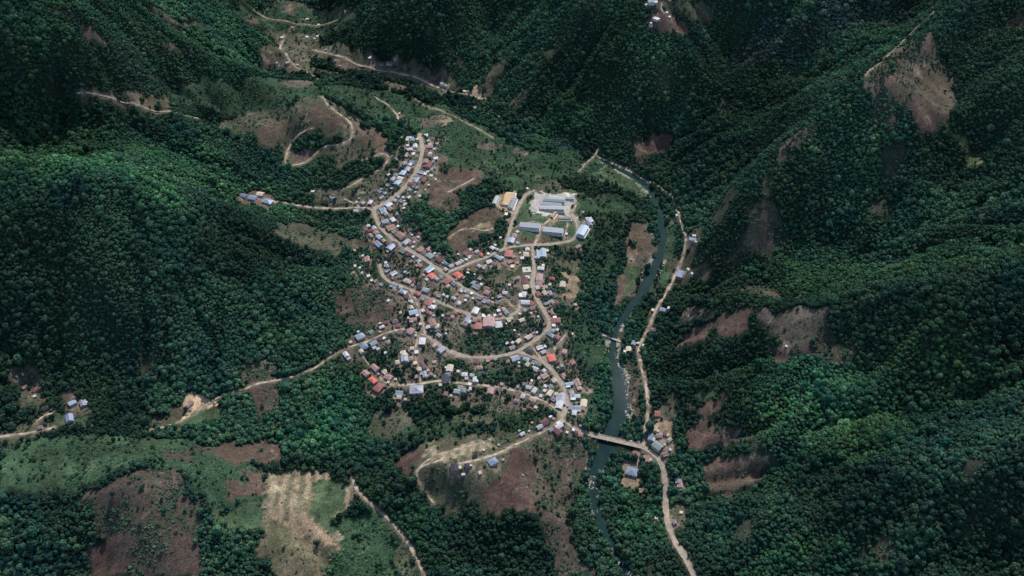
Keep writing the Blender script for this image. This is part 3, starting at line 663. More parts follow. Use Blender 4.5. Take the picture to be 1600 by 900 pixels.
def build_protos():
    ph = [ROOF['W'][1]]
    for kind in ("gable", "hip", "ell", "porch", "shed"):
        wall, roof, door, win = MB(), MB(), MB(), []
        if kind == "gable":
            gable_wall(wall, -.5, .5, -.5, .5, -2.5, 2.7, 4.15); gable_roof(roof, -.5, .5, -.5, .5, 2.8, 4.35, .06, .12)
        elif kind == "hip":
            wall.box(-.5, .5, -.5, .5, -2.5, 2.75); hip_roof(roof, -.5, .5, -.5, .5, 2.8, 4.6, .06, .1, 1.0)
        elif kind == "ell":
            gable_wall(wall, -.5, .5, -.15, .5, -2.5, 2.7, 3.8); wall.box(-.5, -.05, -.5, -.152, -2.5, 2.5)
            gable_roof(roof, -.5, .5, -.15, .5, 2.8, 4.0, .05, .1); roof.slab([(-.56, -.56, 2.45), (0.0, -.56, 2.45), (0.0, -.21, 2.78), (-.56, -.21, 2.78)], .1)
        elif kind == "porch":
            gable_wall(wall, -.5, .5, -.25, .5, -2.5, 2.7, 4.0)
            for px_ in (-.46, -.15, .15, .46): wall.box(px_ - .01, px_ + .01, -.5, -.48, -2.5, 2.15)
            gable_roof(roof, -.5, .5, -.25, .5, 2.8, 4.2, .05, .1); roof.slab([(-.54, -.56, 2.2), (.54, -.56, 2.2), (.54, -.3, 2.6), (-.54, -.3, 2.6)], .08)
        else:
            wall.box(-.5, .5, -.5, .5, -2, 2.15); roof.slab([(-.57, -.58, 2.25), (.57, -.58, 2.25), (.57, .58, 2.95), (-.57, .58, 2.95)], .1)
        yf = {"gable": -.5, "hip": -.5, "ell": -.5, "porch": -.25, "shed": -.5}[kind]
        xd = -.3 if kind == "ell" else .0
        door.box(xd - .06, xd + .06, yf - .012, yf - .002, 0, 2.05)
        for xw in ((-.44,) if kind == "ell" else (-.34, .34)):
            mw = MB(); mw.box(xw - .05, xw + .05, yf - .010, yf - .002, 1.0, 2.0); win.append(mw.mesh("window", [m_glassd]))
        PROTO[kind] = (wall.mesh("wall", [m_wallp[0]]), roof.mesh("roof", ph), door.mesh("door", [m_doorw]), win if kind != "shed" else [])
build_protos()

# roads in the photograph, for labels and for the direction each house faces
road_px = []
for (nm, st, wd, x, y, z) in road_geo:
    u, v, _ = project(x, y, z); road_px.append((nm, st, u, v, x, y, wd))
SITES = [("the hilltop farm clearing", 1035, 25), ("the far upper hamlet", 445, 95), ("the far fields beyond the river bend", 560, 95),
 ("the foot of the far wooded hill", 720, 145), ("the blue-roofed western compound", 398, 310), ("the small western hamlet", 70, 625), ("the orange earth clearing", 300, 632),
 ("the brown clearing on the right slope", 1228, 542), ("the bridge's east end", 1030, 690), ("the school grounds", 860, 350), ("the lone farm on the river knoll", 740, 730)]
def whereis(px, py, wx_, wy_):
    best = None
    for (nm, st, u, v, x, y, wd) in road_px:
        d = np.hypot(x - wx_, y - wy_); k = int(np.argmin(d))
        if best is None or d[k] < best[0]: best = (d[k], nm, st, u[k], v[k], k, x, y, wd)
    d, nm, st, ru, rv, k, x, y, wd = best
    k0, k1 = max(0, k - 2), min(len(x) - 1, k + 2); ang = math.atan2(y[k1] - y[k0], x[k1] - x[k0])
    dx, dy = px - ru, py - rv
    side = ("left of" if dx < 0 else "right of") if abs(dx) > abs(dy) * 1.0 else ("above" if dy < 0 else "below")
    if d > 75:
        sx = min(SITES, key=lambda s_: math.hypot(s_[1] - px, s_[2] - py))
        if math.hypot(sx[1] - px, sx[2] - py) < 130: return d, "at", sx[0], "the left", px, ang
    return d, side, nm, st, float(k), ang
ORD = ["first", "second", "third", "fourth", "fifth", "sixth", "seventh", "eighth", "ninth", "tenth", "eleventh", "twelfth", "thirteenth", "fourteenth", "fifteenth", "sixteenth", "seventeenth", "eighteenth", "nineteenth", "twentieth"]
def ordinal(i):
    if i < len(ORD): return ORD[i]
    n_ = i + 1; return "%d%s" % (n_, {1: "st", 2: "nd", 3: "rd"}.get(n_ % 10, "th") if n_ % 100 not in (11, 12, 13) else "th")
def label_all(items):
    """items: (object, look, side, place, start, order) -> unique labels by look, street, side and order along it"""
    g = {}
    for it in items: g.setdefault((it[1], it[2], it[3]), []).append(it)
    for (look, side, place), L in g.items():
        L.sort(key=lambda q: q[5])
        for i, it in enumerate(L):
            s_ = f"{look} {side} {place}"
            if len(L) > 1: s_ += f", {ordinal(i)} from {it[4]}"
            it[0]['label'] = s_

HOUSES = """639 216 8 W,644 219 8 B,652 218 6 T,636 219 5 T,637 228 4 W,649 229 7 W,640 234 9 W,646 241 5 W,643 244 5 M,636 244 7 T,636 241 5 P,632 256 9 E,644 254 8 B,641 258 7 W,637 265 9 G,620 267 6 K,630 271 11 L,619 274 8 E,614 280 9 G,626 279 11 T,622 286 12 L,606 290 7 W,612 295 5 L,596 296 4 W,594 301 8 B,
666 212 6 W,669 220 5 W,675 217 9 M,670 216 5 K,672 226 5 T,671 231 10 P,679 233 4 W,672 240 5 W,671 243 6 R,665 253 8 P,669 258 14 M,674 265 6 E,657 270 10 L,664 272 6 W,674 275 5 T,650 275 6 P,656 277 8 P,650 282 11 L,662 282 9 M,641 288 9 M,646 290 8 M,681 281 3 W,652 294 6 E,670 290 4 T,
594 306 7 M,602 303 7 L,596 309 9 E,557 317 7 T,567 318 9 G,579 317 8 W,557 330 8 W,621 308 8 G,630 309 5 W,639 309 7 W,656 307 5 W,618 314 7 T,627 315 8 G,632 315 4 W,607 321 13 L,632 320 8 T,631 326 5 W,610 327 11 O,599 330 12 L,601 334 12 G,620 336 7 E,602 347 12 G,614 344 10 W,597 352 6 K,622 354 5 W,
576 354 7 W,585 357 9 W,573 359 4 O,579 361 9 M,588 364 11 O,579 368 8 P,593 371 12 L,582 370 5 E,611 357 16 O,616 363 9 E,626 369 17 O,633 366 7 P,588 379 9 O,600 377 8 P,592 383 13 B,611 387 15 B,617 381 11 M,606 393 5 T,635 379 13 G,642 380 8 R,647 379 5 W,644 367 4 W,656 366 8 M,654 371 5 W,629 393 12 E,640 398 12 M,657 390 12 O,662 395 8 P,670 390 9 P,672 400 14 E,679 396 5 W,687 396 5 W,646 402 5 W,686 407 12 M,654 408 9 G,642 409 7 P,574 406 10 P,567 400 4 W,554 392 4 T,564 385 5 K,716 398 4 W,732 398 13 M,603 411 4 W,
555 416 4 W,563 419 4 W,566 427 4 L,576 432 6 W,553 427 5 O,581 439 5 W,587 440 7 O,596 445 7 W,604 417 8 G,606 424 9 G,615 428 12 L,614 435 7 O,626 433 9 E,633 426 5 L,638 428 5 G,655 416 12 P,671 422 16 L,637 440 14 T,645 437 8 M,645 446 5 O,675 432 14 X,683 437 8 W,688 433 8 G,700 440 15 R,709 444 9 E,700 448 8 T,667 437 6 W,716 431 16 X,724 434 5 P,713 437 4 O,697 422 8 T,732 422 6 O,731 427 5 W,716 412 10 T,722 409 8 W,705 416 9 L,695 412 10 L,616 447 14 G,627 450 8 T,630 457 14 B,616 454 8 O,636 462 12 M,640 465 8 P,652 459 12 R,661 466 9 E,642 472 8 W,666 454 12 G,656 448 10 K,671 473 14 R,678 472 5 T,675 480 12 W,681 459 8 O,686 463 8 W,694 461 6 T,699 464 5 W,709 467 8 W,721 454 9 W,727 456 6 L,737 459 5 L,730 464 8 T,717 474 7 W,
646 489 15 L,643 482 8 T,652 493 6 W,661 486 6 W,667 488 9 M,672 490 5 O,646 501 12 P,657 507 5 W,712 489 8 O,720 488 6 O,702 491 8 P,692 494 5 W,707 496 7 P,697 497 8 M,732 500 14 G,726 507 11 P,676 505 14 O,684 509 5 W,617 502 9 P,594 506 5 T,602 505 9 M,597 512 9 W,607 470 5 T,626 489 5 T,669 512 7 W,
740 442 9 L,744 449 14 G,752 445 5 W,761 452 10 O,761 458 11 P,789 458 8 W,780 464 8 W,739 467 4 W,749 466 9 G,760 472 14 G,759 467 9 O,818 459 6 W,814 462 6 W,777 474 8 E,743 486 12 W,779 486 6 W,787 484 8 T,791 489 9 L,756 494 5 W,764 494 4 W,773 493 5 W,782 492 5 P,797 500 13 T,815 501 10 T,764 505 17 P,779 508 12 W,747 510 11 R,742 501 8 P,804 517 4 W,811 524 3 W,810 534 10 T,801 536 6 W,792 537 6 L,800 544 10 P,682 511 8 T,684 518 7 G,686 525 9 W,697 522 4 W,660 534 10 W,624 521 6 M,642 518 13 P,632 521 7 K,690 547 14 G,679 541 8 T,651 551 6 W,644 545 6 T,
745 394 7 W,752 399 7 X,734 402 8 W,770 388 10 W,777 391 7 W,774 383 5 L,763 397 5 W,780 403 15 L,795 397 12 R,800 402 10 P,801 409 8 O,796 410 8 P,764 410 11 W,774 413 7 O,749 417 8 W,757 418 11 T,824 391 7 W,822 398 8 T,816 404 5 W,846 396 14 L,855 392 6 T,839 403 7 W,845 420 10 W,824 434 7 W,820 440 10 M,843 434 11 P,862 436 9 R,844 441 12 G,879 445 9 T,822 449 10 T,843 446 10 O,840 450 7 W,851 450 9 T,841 460 9 R,850 459 9 T,859 459 9 G,866 462 8 M,819 461 8 W,796 446 4 W,821 473 13 W,830 475 9 R,832 482 9 O,854 475 9 G,862 473 9 T,870 474 7 M,899 477 6 T,830 490 4 W,903 386 9 P,750 436 8 T,
861 489 10 P,869 501 13 R,867 497 6 W,865 509 5 W,871 516 5 T,864 518 7 L,862 525 10 L,857 522 9 E,870 527 11 R,826 527 14 T,833 521 5 P,839 520 4 W,843 544 12 W,852 542 5 W,849 551 10 W,828 549 12 K,861 560 13 X,882 550 9 P,894 522 5 T,895 567 9 O,878 572 6 E,871 566 7 M,805 561 15 G,793 566 8 P,811 567 4 W,822 562 11 L,824 570 9 T,836 568 12 G,836 577 12 W,765 562 13 P,775 562 7 T,850 580 8 W,820 486 7 W,841 495 4 W,812 491 5 T,
851 588 13 P,880 588 12 P,876 586 6 M,866 595 9 T,890 602 14 L,902 599 12 P,905 608 8 T,852 604 6 W,860 605 8 E,819 601 7 G,826 606 9 W,835 611 10 W,809 605 5 E,851 611 6 T,859 615 11 T,869 616 5 T,879 616 5 T,845 619 6 L,864 625 9 G,876 625 14 G,894 616 9 G,899 622 15 W,874 634 13 W,901 639 14 G,890 637 11 G,897 646 9 W,912 631 11 T,911 639 7 O,817 620 8 W,807 627 7 P,833 625 12 T,832 631 9 M,837 637 6 T,789 616 5 O,860 652 6 W,783 599 5 K,
861 660 0 W,851 660 15 M,843 668 11 W,872 666 17 W,870 674 18 M,861 672 9 G,816 679 9 W,886 676 5 W,896 672 5 W,879 660 4 W,907 665 4 W,907 680 8 O,986 689 5 W,992 709 8 R,
563 527 15 L,560 519 5 W,548 535 6 T,580 519 9 E,594 519 5 O,600 529 6 W,594 529 8 M,607 535 8 P,569 542 13 B,565 550 8 T,584 537 13 B,585 544 8 W,591 546 6 T,541 555 11 W,545 561 7 W,519 575 7 O,517 551 5 O,632 559 12 L,642 561 8 O,630 553 10 T,621 567 7 T,636 565 6 G,586 575 14 P,572 584 14 P,592 585 5 P,602 582 10 T,607 590 14 P,583 595 14 X,592 607 17 R,649 568 6 T,655 578 8 T,679 566 6 P,662 572 9 M,662 586 12 G,667 589 7 W,673 586 7 O,697 575 4 T,607 598 5 T,
703 576 11 T,700 586 8 B,697 591 11 K,716 581 5 G,726 586 9 W,738 587 7 T,743 594 8 W,720 606 9 T,714 612 11 G,725 611 8 E,732 611 4 P,767 611 11 P,624 615 11 L,624 622 8 T,651 610 20 G,670 608 5 T,659 606 5 P,697 616 6 M,695 597 4 W,688 602 5 T,784 601 5 P,744 565 6 M,750 575 9 O,734 601 5 W,
770 723 16 B,736 728 4 W,710 732 13 K,719 731 5 T,724 742 6 W,730 729 9 K,786 719 5 E,750 739 6 T,742 713 8 K,779 696 4 W,756 704 4 W,817 743 3 W,
1027 647 9 R,1022 666 5 T,1027 665 6 O,1026 671 10 T,1018 684 13 B,1030 680 10 P,1043 680 6 T,1040 677 7 M,1046 688 8 T,1027 698 18 E,1038 695 4 W,1047 703 4 W,1039 711 10 P,997 691 5 T,1004 711 7 K,1010 718 12 O,1016 719 5 W,987 738 20 B,1020 516 10 P,990 537 9 G,996 536 6 T,982 546 8 T,976 550 4 W,1005 540 4 W,
1084 370 6 W,1081 379 11 L,1087 379 4 T,1062 431 15 B,1075 422 5 T,1081 429 5 W,1035 485 10 B,1045 482 6 W,1020 485 6 T,1228 542 3 W,1058 752 7 G,1062 757 10 P,1064 764 5 T,1064 801 5 T,1054 817 7 P,1003 767 9 O,1049 761 3 W,1025 810 5 W,
114 630 13 L,131 631 14 G,137 629 5 W,110 655 15 B,40 606 9 P,56 610 11 M,55 620 5 W,27 589 4 W,36 585 3 W,51 640 5 P,72 639 11 K,64 669 8 P,144 665 6 T,67 596 5 P,296 632 13 P,
381 306 12 B,395 310 14 B,419 317 18 B,407 304 12 T,519 309 8 L,520 305 7 M,489 300 5 W,
441 59 5 W,492 61 4 W,496 57 4 W,480 58 4 W,475 74 4 R,433 99 4 W,449 99 7 G,423 102 5 K,432 103 5 K,465 102 4 W,491 99 4 W,578 91 4 W,618 95 5 W,609 103 10 M,596 103 6 L,510 78 3 W,444 13 6 K,531 103 3 W,525 95 4 G,498 39 3 W,457 43 4 O,480 30 6 T,540 19 3 W,691 132 7 W,696 135 7 G,726 143 6 T,756 162 3 W,741 168 8 P,780 182 4 W,624 178 4 T,
1017 6 9 L,1024 4 6 W,1010 9 4 W,1025 31 11 W,1017 37 4 W,1017 40 6 K,1042 20 4 W,1046 27 4 W,1046 2 6 O,1057 337 3 W,1045 320 3 T,
885 366 4 W,791 335 5 W,799 376 12 L,804 369 8 P,781 372 6 W,824 295 4 W,921 344 12 W,921 350 9 B,911 332 4 O"""
hs = [t_.split() for t_ in HOUSES.replace("\n", "").split(",") if t_.strip()]
hs = [(float(a_), float(b_), float(c_), d_) for a_, b_, c_, d_ in hs if float(c_) > 0]
# small outbuildings tucked in between the listed houses
vh = [h for h in hs if 560 < h[0] < 915 and 205 < h[1] < 680 and h[2] >= 6]; extra = []
nsh = sum(1 for h in hs if h[2] < 7)
while len(extra) < 296 - nsh and len(extra) < 110:
    b0 = rng.choice(vh); qx, qy = b0[0] + rng.uniform(-13, 13), b0[1] + rng.uniform(-7, 7)
    if all(abs(qx - h[0]) * 1.0 + abs(qy - h[1]) * 1.5 > (h[2] + 5) * .75 for h in hs + extra):
        xx, yy = land([qx], [qy]); ii_, jj_ = int((xx[0] - X0) / GS + .5), int((yy[0] - Y0) / GS + .5)
        if ROADD[ii_, jj_] > 3.5: extra.append((qx, qy, rng.choice([3.5, 4, 4, 5, 5, 6]), rng.choice("WWTTPPMGGEOK")))
hs = hs + extra; print("SHEDS", nsh + len(extra))
hx, hy = land([h[0] for h in hs], [h[1] + 1.0 for h in hs])
items_h, items_s = [], []
WALLN = {0: "cream", 1: "adobe", 2: "white"}
placed = []
for k, (px, py, sz, cc) in enumerate(hs):
    x, y = float(hx[k]), float(hy[k]); z0 = float(hgt(x, y)); dep = project(x, y, z0)[2]
    L = sz * dep / FPX * .95; small = sz < 7
    d, side, place, st, order, ang = whereis(px, py, x, y)
    ang += rng.choice([0, 0, math.pi / 2]) + rng.uniform(-.12, .12)
    W_ = L * rng.uniform(.62, .85) if L > 7 else L * rng.uniform(.75, 1.0)
    # the long side shows as wide as measured: turn-dependent plan
    ca_, sa_ = abs(math.cos(ang)), abs(math.sin(ang)); ww = ca_ * L + sa_ * W_
    f_ = L * 1.06 / ww; L *= f_; W_ *= f_
    kind = "shed" if small else rng.choice(["gable", "gable", "hip", "ell", "porch"])
    if cc in "XR" and not small: kind = "hip"
    if (px, py) in ((987, 738), (563, 527), (770, 723), (651, 610)): kind = "hip"; W_ = L * .8
    wall, roof, door, wins = PROTO[kind]
    root = bpy.data.objects.new("tin_shed" if small else "village_house", None); COL.objects.link(root)
    root.empty_display_size = 2
    ex_ = [float(hgt(x + a_ * L * .4, y + b_ * L * .4)) for a_ in (-1, 1) for b_ in (-1, 1)]
    zb = max(z0, sum(ex_) / 4 + .2, max(ex_) - 1.2)
    root.location = (x, y, zb); root.rotation_euler = (0, 0, ang); zs = rng.uniform(.9, 1.15) * (1.25 if sz >= 15 else 1)
    root.scale = (L, W_, zs)
    wi = rng.choice([0, 0, 1, 2])
    parts = [("wall", wall, m_wallp[wi]), ("roof", roof, ROOF[cc][1]), ("door", door, None)] + [("window", w_, None) for w_ in wins]
    for (pn, me_, mt) in parts:
        o = bpy.data.objects.new(pn, me_); COL.objects.link(o); o.parent = root
        if mt is not None: o.material_slots[0].link = 'OBJECT'; o.material_slots[0].material = mt
    cn = ROOF[cc][0]; big = "large " if sz >= 13 else ("tiny " if sz <= 4 else "")
    if small: look = f"{big}{cn}-roofed shed"; root['category'] = "shed"; root['group'] = "small sheds of the village"; items_s.append((root, look, side, place, st, order))
    else: look = f"{big}{cn}-roofed house"; root['category'] = "house"; root['group'] = "houses of the village"; items_h.append((root, look, side, place, st, order))
    placed.append((x, y, L, W_, ang))
    R = max(L, W_) * .55 + 1.2
    for (oy, rr) in ((0, R), (-3.0 if sz > 5 else -1.5, R * .9)):
        i0, i1 = max(0, int((x - rr - X0) / GS)), int((x + rr - X0) / GS) + 2; j0, j1 = max(0, int((y + oy - rr - Y0) / GS)), int((y + oy + rr - Y0) / GS) + 2
        dd_ = np.hypot(FX[i0:i1, j0:j1] - x, FY[i0:i1, j0:j1] - y - oy); block[i0:i1, j0:j1][dd_ < rr] = 1
label_all(items_h); label_all(items_s)
# trodden earth yards round the houses
yw = np.zeros(H.shape)
for (x, y, L, W_, ang) in placed:
    R = max(L, W_) * .5 + rng.uniform(2.5, 7); ox, oy = rng.uniform(-3, 3), rng.uniform(-5, 2); a_ = rng.uniform(.3, 1)
    i0, i1 = max(0, int((x - R - 6 - X0) / GS)), int((x + R + 6 - X0) / GS) + 2; j0, j1 = max(0, int((y - R - 8 - Y0) / GS)), int((y + R + 6 - Y0) / GS) + 2
    sx_, sy_ = FX[i0:i1, j0:j1], FY[i0:i1, j0:j1]
    d = np.hypot(sx_ - x - ox, sy_ - y - oy) / R + (fbm(sx_, sy_, 9, 2, 921) - .5) * 1.1
    yw[i0:i1, j0:j1] = np.maximum(yw[i0:i1, j0:j1], a_ * np.clip((1 - d) * 3, 0, 1))
    sden[i0:i1, j0:j1][d < .9] *= .3
hue_ = fbm(FX, FY, 60, 2, 922)[..., None]
cover = cover * (1 - yw[..., None]) + yw[..., None] * (np.array((.24, .175, .13)) * hue_ * 2 * .5 + np.array((.13, .11, .09)) * .55)
AC[NG:-NG, NG:-NG, :3] = cover; ca.data.foreach_set("color", AC.reshape(-1))

# ------------------------------------------------------------------ school blocks, court, long sheds
def block_out(x, y, L, W_, ang, grow=3):
    R = math.hypot(L, W_) / 2 + 4
    i0, i1 = max(0, int((x - R - X0) / GS)), int((x + R - X0) / GS) + 2; j0, j1 = max(0, int((y - R - Y0) / GS)), int((y + R - Y0) / GS) + 2
    dx = FX[i0:i1, j0:j1] - x; dy = FY[i0:i1, j0:j1] - y
    u = dx * math.cos(ang) + dy * math.sin(ang); v = -dx * math.sin(ang) + dy * math.cos(ang)
    block[i0:i1, j0:j1][(abs(u) < L / 2 + grow) & (abs(v) < W_ / 2 + grow)] = 1
def from_px(a, b_):
    x, y = land([a[0], b_[0]], [a[1], b_[1]])
    return (x[0] + x[1]) / 2, (y[0] + y[1]) / 2, math.hypot(x[1] - x[0], y[1] - y[0]), math.atan2(y[1] - y[0], x[1] - x[0])
def long_building(name, a, b_, W_, roofc, label, cat, h=3.4, open_sides=False, wallm=None, group=None):
    x, y, L, ang = from_px(a, b_)
    zz = max(float(hgt(x + math.cos(ang) * L / 2 * s_, y + math.sin(ang) * L / 2 * s_)) for s_ in (-.9, 0, .9))
    root = link(name, None, None, (x, y, zz + .15), ang); root['label'] = label; root['category'] = cat
    if group: root['group'] = group
    h2, w2 = L / 2, W_ / 2
    mb = MB(); mb.box(-h2 - 1.2, h2 + 1.2, -w2 - 3.2, w2 + 1.5, -3, 0); link("plinth", mb.mesh("plinth", [m_pale]), root)
    if not open_sides:
        mb = MB(); gable_wall(mb, -h2, h2, -w2, w2, .002, h, h + 1.2); link("wall", mb.mesh("wall", [wallm or m_wallp[2]]), root)
        nb = max(2, int(L / 7)); st_ = L / nb
        for i in range(nb):
            xc = -h2 + st_ * (i + .5)
            d_ = MB(); d_.box(xc - st_ * .38, xc - st_ * .38 + 1.1, -w2 - .05, -w2 - .003, .01, 2.1); link("door", d_.mesh("door", [m_doorw]), root)
            d_ = MB(); d_.box(xc - st_ * .1, xc + st_ * .36, -w2 - .05, -w2 - .003, 1.1, 2.3); link("window", d_.mesh("window", [m_glassd]), root)
    else:
        nb = max(2, int(L / 5))
        for i in range(nb + 1):
            for s_ in (-1, 1):
                xc = -h2 + L * i / nb; d_ = MB(); d_.box(xc - .15, xc + .15, s_ * w2 - .15, s_ * w2 + .15, .002, h); link("post", d_.mesh("post", [m_conc]), root)
    mb = MB(); gable_roof(mb, -h2, h2, -w2, w2, h + .12, h + 1.5, .9, .14); link("roof", mb.mesh("roof", [ROOF[roofc][1]]), root)
    mb = MB()
    block_out(x, y, L, W_ + 3, ang, 4)
    return root
long_building("school_block", (813, 353), (843, 359), 11, 'G', "long grey-roofed school block left of the central school path", "school building")
long_building("school_block", (849, 360), (879, 367), 11, 'G', "long grey-roofed school block right of the central school path", "school building")
long_building("school_block", (858, 310), (880, 314), 7, 'W', "long narrow white-roofed block at the top of the school grounds", "school building")
long_building("covered_walkway", (850, 314), (882, 319), 7, 'E', "pale grey-green open-sided shelter in the upper school yard", "shelter", 3.2, True)
long_building("school_block", (845, 320), (876, 325), 7, 'G', "long narrow grey-roofed block in the middle of the upper school yard", "school building")
long_building("school_block", (844, 326), (881, 331), 8, 'W', "long pale-roofed block along the lower edge of the upper school yard", "school building")
long_building("school_store", (884, 311), (897, 313), 5, 'W', "short white-roofed store at the top right corner of the school yard", "store")
long_building("workshop_hall", (906, 371), (914, 356), 12, 'L', "pale blue-roofed hall at the right end of the school road", "hall", 4.2)
long_building("covered_walkway", (874, 342), (892, 344), 4, 'T', "narrow cream-roofed open walkway between the school yards", "shelter", 2.8, True)
long_building("covered_walkway", (862, 341), (869, 332), 4, 'C', "short tan-roofed walkway climbing between the school yards", "shelter", 2.8, True)
# sports court
x, y, L, ang = from_px((790, 322), (796, 302))
root = link("sports_court", None, None, (x, y, float(hgt(x, y)) + .5), ang); root['label'] = "walled tan sports court left of the lane past the school"; root['category'] = "sports court"
W_ = 17.0; h2, w2 = L / 2, W_ / 2
mb = MB(); mb.box(-h2 - 2, h2 + 2, -w2 - 4, w2 + 4, -4, 0); link("slab", mb.mesh("slab", [m_pale]), root)
mb = MB(); mb.box(-h2, h2, -w2, w2, .004, .06); link("playing_surface", mb.mesh("playing_surface", [ROOF['C'][1]]), root)
for s_ in (-1, 1):
    mb = MB(); mb.box(-h2, h2, s_ * (w2 + .8) - .15, s_ * (w2 + .8) + .15, .004, 3.2); link("side_wall", mb.mesh("side_wall", [m_conc]), root)
mb = MB(); mb.box(-h2 - 1, -h2 - .7, -w2, w2, .004, 3.0); link("end_wall", mb.mesh("end_wall", [m_conc]), root)
block_out(x, y, L, W_ + 8, ang, 3)
long_building("court_stand", (772, 320), (777, 309), 5, 'W', "white-roofed narrow stand along the left wall of the court", "stand", 3, True)
long_building("court_building", (797, 327), (803, 313), 7, 'G', "grey-roofed building along the right wall of the court", "building")
long_building("court_building", (800, 316), (805, 311), 5, 'W', "small white-roofed building at the upper right corner of the court", "building")
# ring-shaped yard wall
x, y = land([823], [422]); x, y = float(x[0]), float(y[0])
root = link("walled_tank", None, None, (x, y, float(hgt(x, y)) + .3), .1); root['label'] = "square pale concrete tank with a dark round opening left of the eastern street"; root['category'] = "water tank"
mb = MB(); mb.box(-6.5, 6.5, -6, 6, -2, .9); link("slab", mb.mesh("slab", [m_pale]), root)
mb = MB(); ring = [(1.9 * math.cos(i * math.pi / 9), 1.9 * math.sin(i * math.pi / 9)) for i in range(18)]
mb.prism([(a_, b_, .905) for a_, b_ in ring], [(a_, b_, 1.1) for a_, b_ in ring]); link("opening", mb.mesh("opening", [m_glassd]), root)
block_out(x, y, 14, 14, 0, 3)

# ------------------------------------------------------------------ road bridge
def bridge(name, a, b_, W_, z_a, z_b, label, npier, rail_h, deckm, piers=True):
    ax_, ay_ = onplane(a[0], a[1], z_a); bx_, by_ = onplane(b_[0], b_[1], z_b)
    x, y = (ax_ + bx_) / 2, (ay_ + by_) / 2; L = math.hypot(bx_ - ax_, by_ - ay_); ang = math.atan2(by_ - ay_, bx_ - ax_)
    root = link(name, None, None, (x, y, (z_a + z_b) / 2), ang); root['label'] = label; root['category'] = "bridge"
    h2, w2 = L / 2, W_ / 2
    mb = MB(); mb.box(-h2, h2, -w2, w2, -.7, 0); link("deck", mb.mesh("deck", [deckm]), root)
    for s_ in (-1, 1):
        if piers:
            g_ = MB(); g_.box(-h2, h2, s_ * w2 * .6 - .3, s_ * w2 * .6 + .3, -2.0, -.703); link("girder", g_.mesh("girder", [m_conc]), root)
        r_ = MB(); yy = s_ * (w2 - .14); nn = int(L / 3)
        for i in range(nn + 1):
            xc = -h2 + .2 + (L - .4) * i / nn; r_.box(xc - .1, xc + .1, yy - .1, yy + .1, .003, rail_h)
        r_.box(-h2, h2, yy - .12, yy + .12, rail_h, rail_h + .16); r_.box(-h2 + .01, h2 - .01, yy - .05, yy + .05, rail_h * .5, rail_h * .5 + .1)
        link("railing", r_.mesh("railing", [m_pale]), root)
    for i in range(npier):
        xc = -h2 + L * (i + 1) / (npier + 1); p_ = MB(); p_.box(xc - .6, xc + .6, -w2 * .75, w2 * .75, -14, -2.003); link("pier", p_.mesh("pier", [m_conc]), root)
    for s_ in (-1, 1):
        p_ = MB(); p_.box(s_ * (h2 - 1) - 1, s_ * (h2 - 1) + 1, -w2 * .9, w2 * .9, -9, -2.004); link("abutment", p_.mesh("abutment", [m_conc]), root)
    block_out(x, y, L, W_, ang, 3)
    block_out(x + 9 * math.sin(ang), y - 9 * math.cos(ang), L * 1.0, W_ + 10, ang, 0)
    # keep the sight line to the bridge and the water clear of tall crowns on the near side
    return root
za = float(hgt(*[float(q[0]) for q in land([926], [680])])); zb_ = float(hgt(*[float(q[0]) for q in land([1000], [697])]))
zd = max(za, zb_) + .45
bridge("road_bridge", (923, 679), (1003, 697.5), 7.2, zd, zd, "long pale concrete road bridge crossing the dark green river", 2, 1.0, m_road)
bridge("footbridge", (941, 523), (970, 534), 2.0, 3.5, 3.5, "narrow pale footbridge crossing the river upstream of the road bridge", 0, .8, m_pale, False)

# ------------------------------------------------------------------ foliage
def leaf_mat(name, dark, light, rough=.7):
    m, t, b = new_mat(name); tc = N(t, "ShaderNodeTexCoord"); oi = N(t, "ShaderNodeObjectInfo")
    at = N(t, "ShaderNodeAttribute", attribute_name="tint", attribute_type='INSTANCER')
    geo = N(t, "ShaderNodeNewGeometry")
    c1, _ = noise_ramp(t, tc.outputs['Object'], 2.6, (.72, .74, .76), (1.28, 1.25, 1.2), 3)
    r = N(t, "ShaderNodeValToRGB"); r.color_ramp.elements[0].color = tuple(dark) + (1,); r.color_ramp.elements[1].color = tuple(light) + (1,)
    t.links.new(oi.outputs['Random'], r.inputs['Fac'])
    c = mul(t, mul(t, r.outputs['Color'], c1), at.outputs['Color'])
    t.links.new(c, b.inputs['Base Color']); b.inputs['Roughness'].default_value = rough; b.inputs['Specular IOR Level'].default_value = .12
    return m
m_leaf = leaf_mat("foliage_dark_green", (.022, .064, .041), (.049, .108, .059))
m_shrub = leaf_mat("foliage_scrub", (.034, .078, .046), (.072, .126, .068))
m_bark, t, b = new_mat("bark"); b.inputs['Base Color'].default_value = (.09, .07, .055, 1); b.inputs['Roughness'].default_value = .95
c1, _ = noise_ramp(t, N(t, "ShaderNodeTexCoord").outputs['Object'], 6, (.06, .048, .038), (.13, .105, .08), 4); t.links.new(c1, b.inputs['Base Color'])

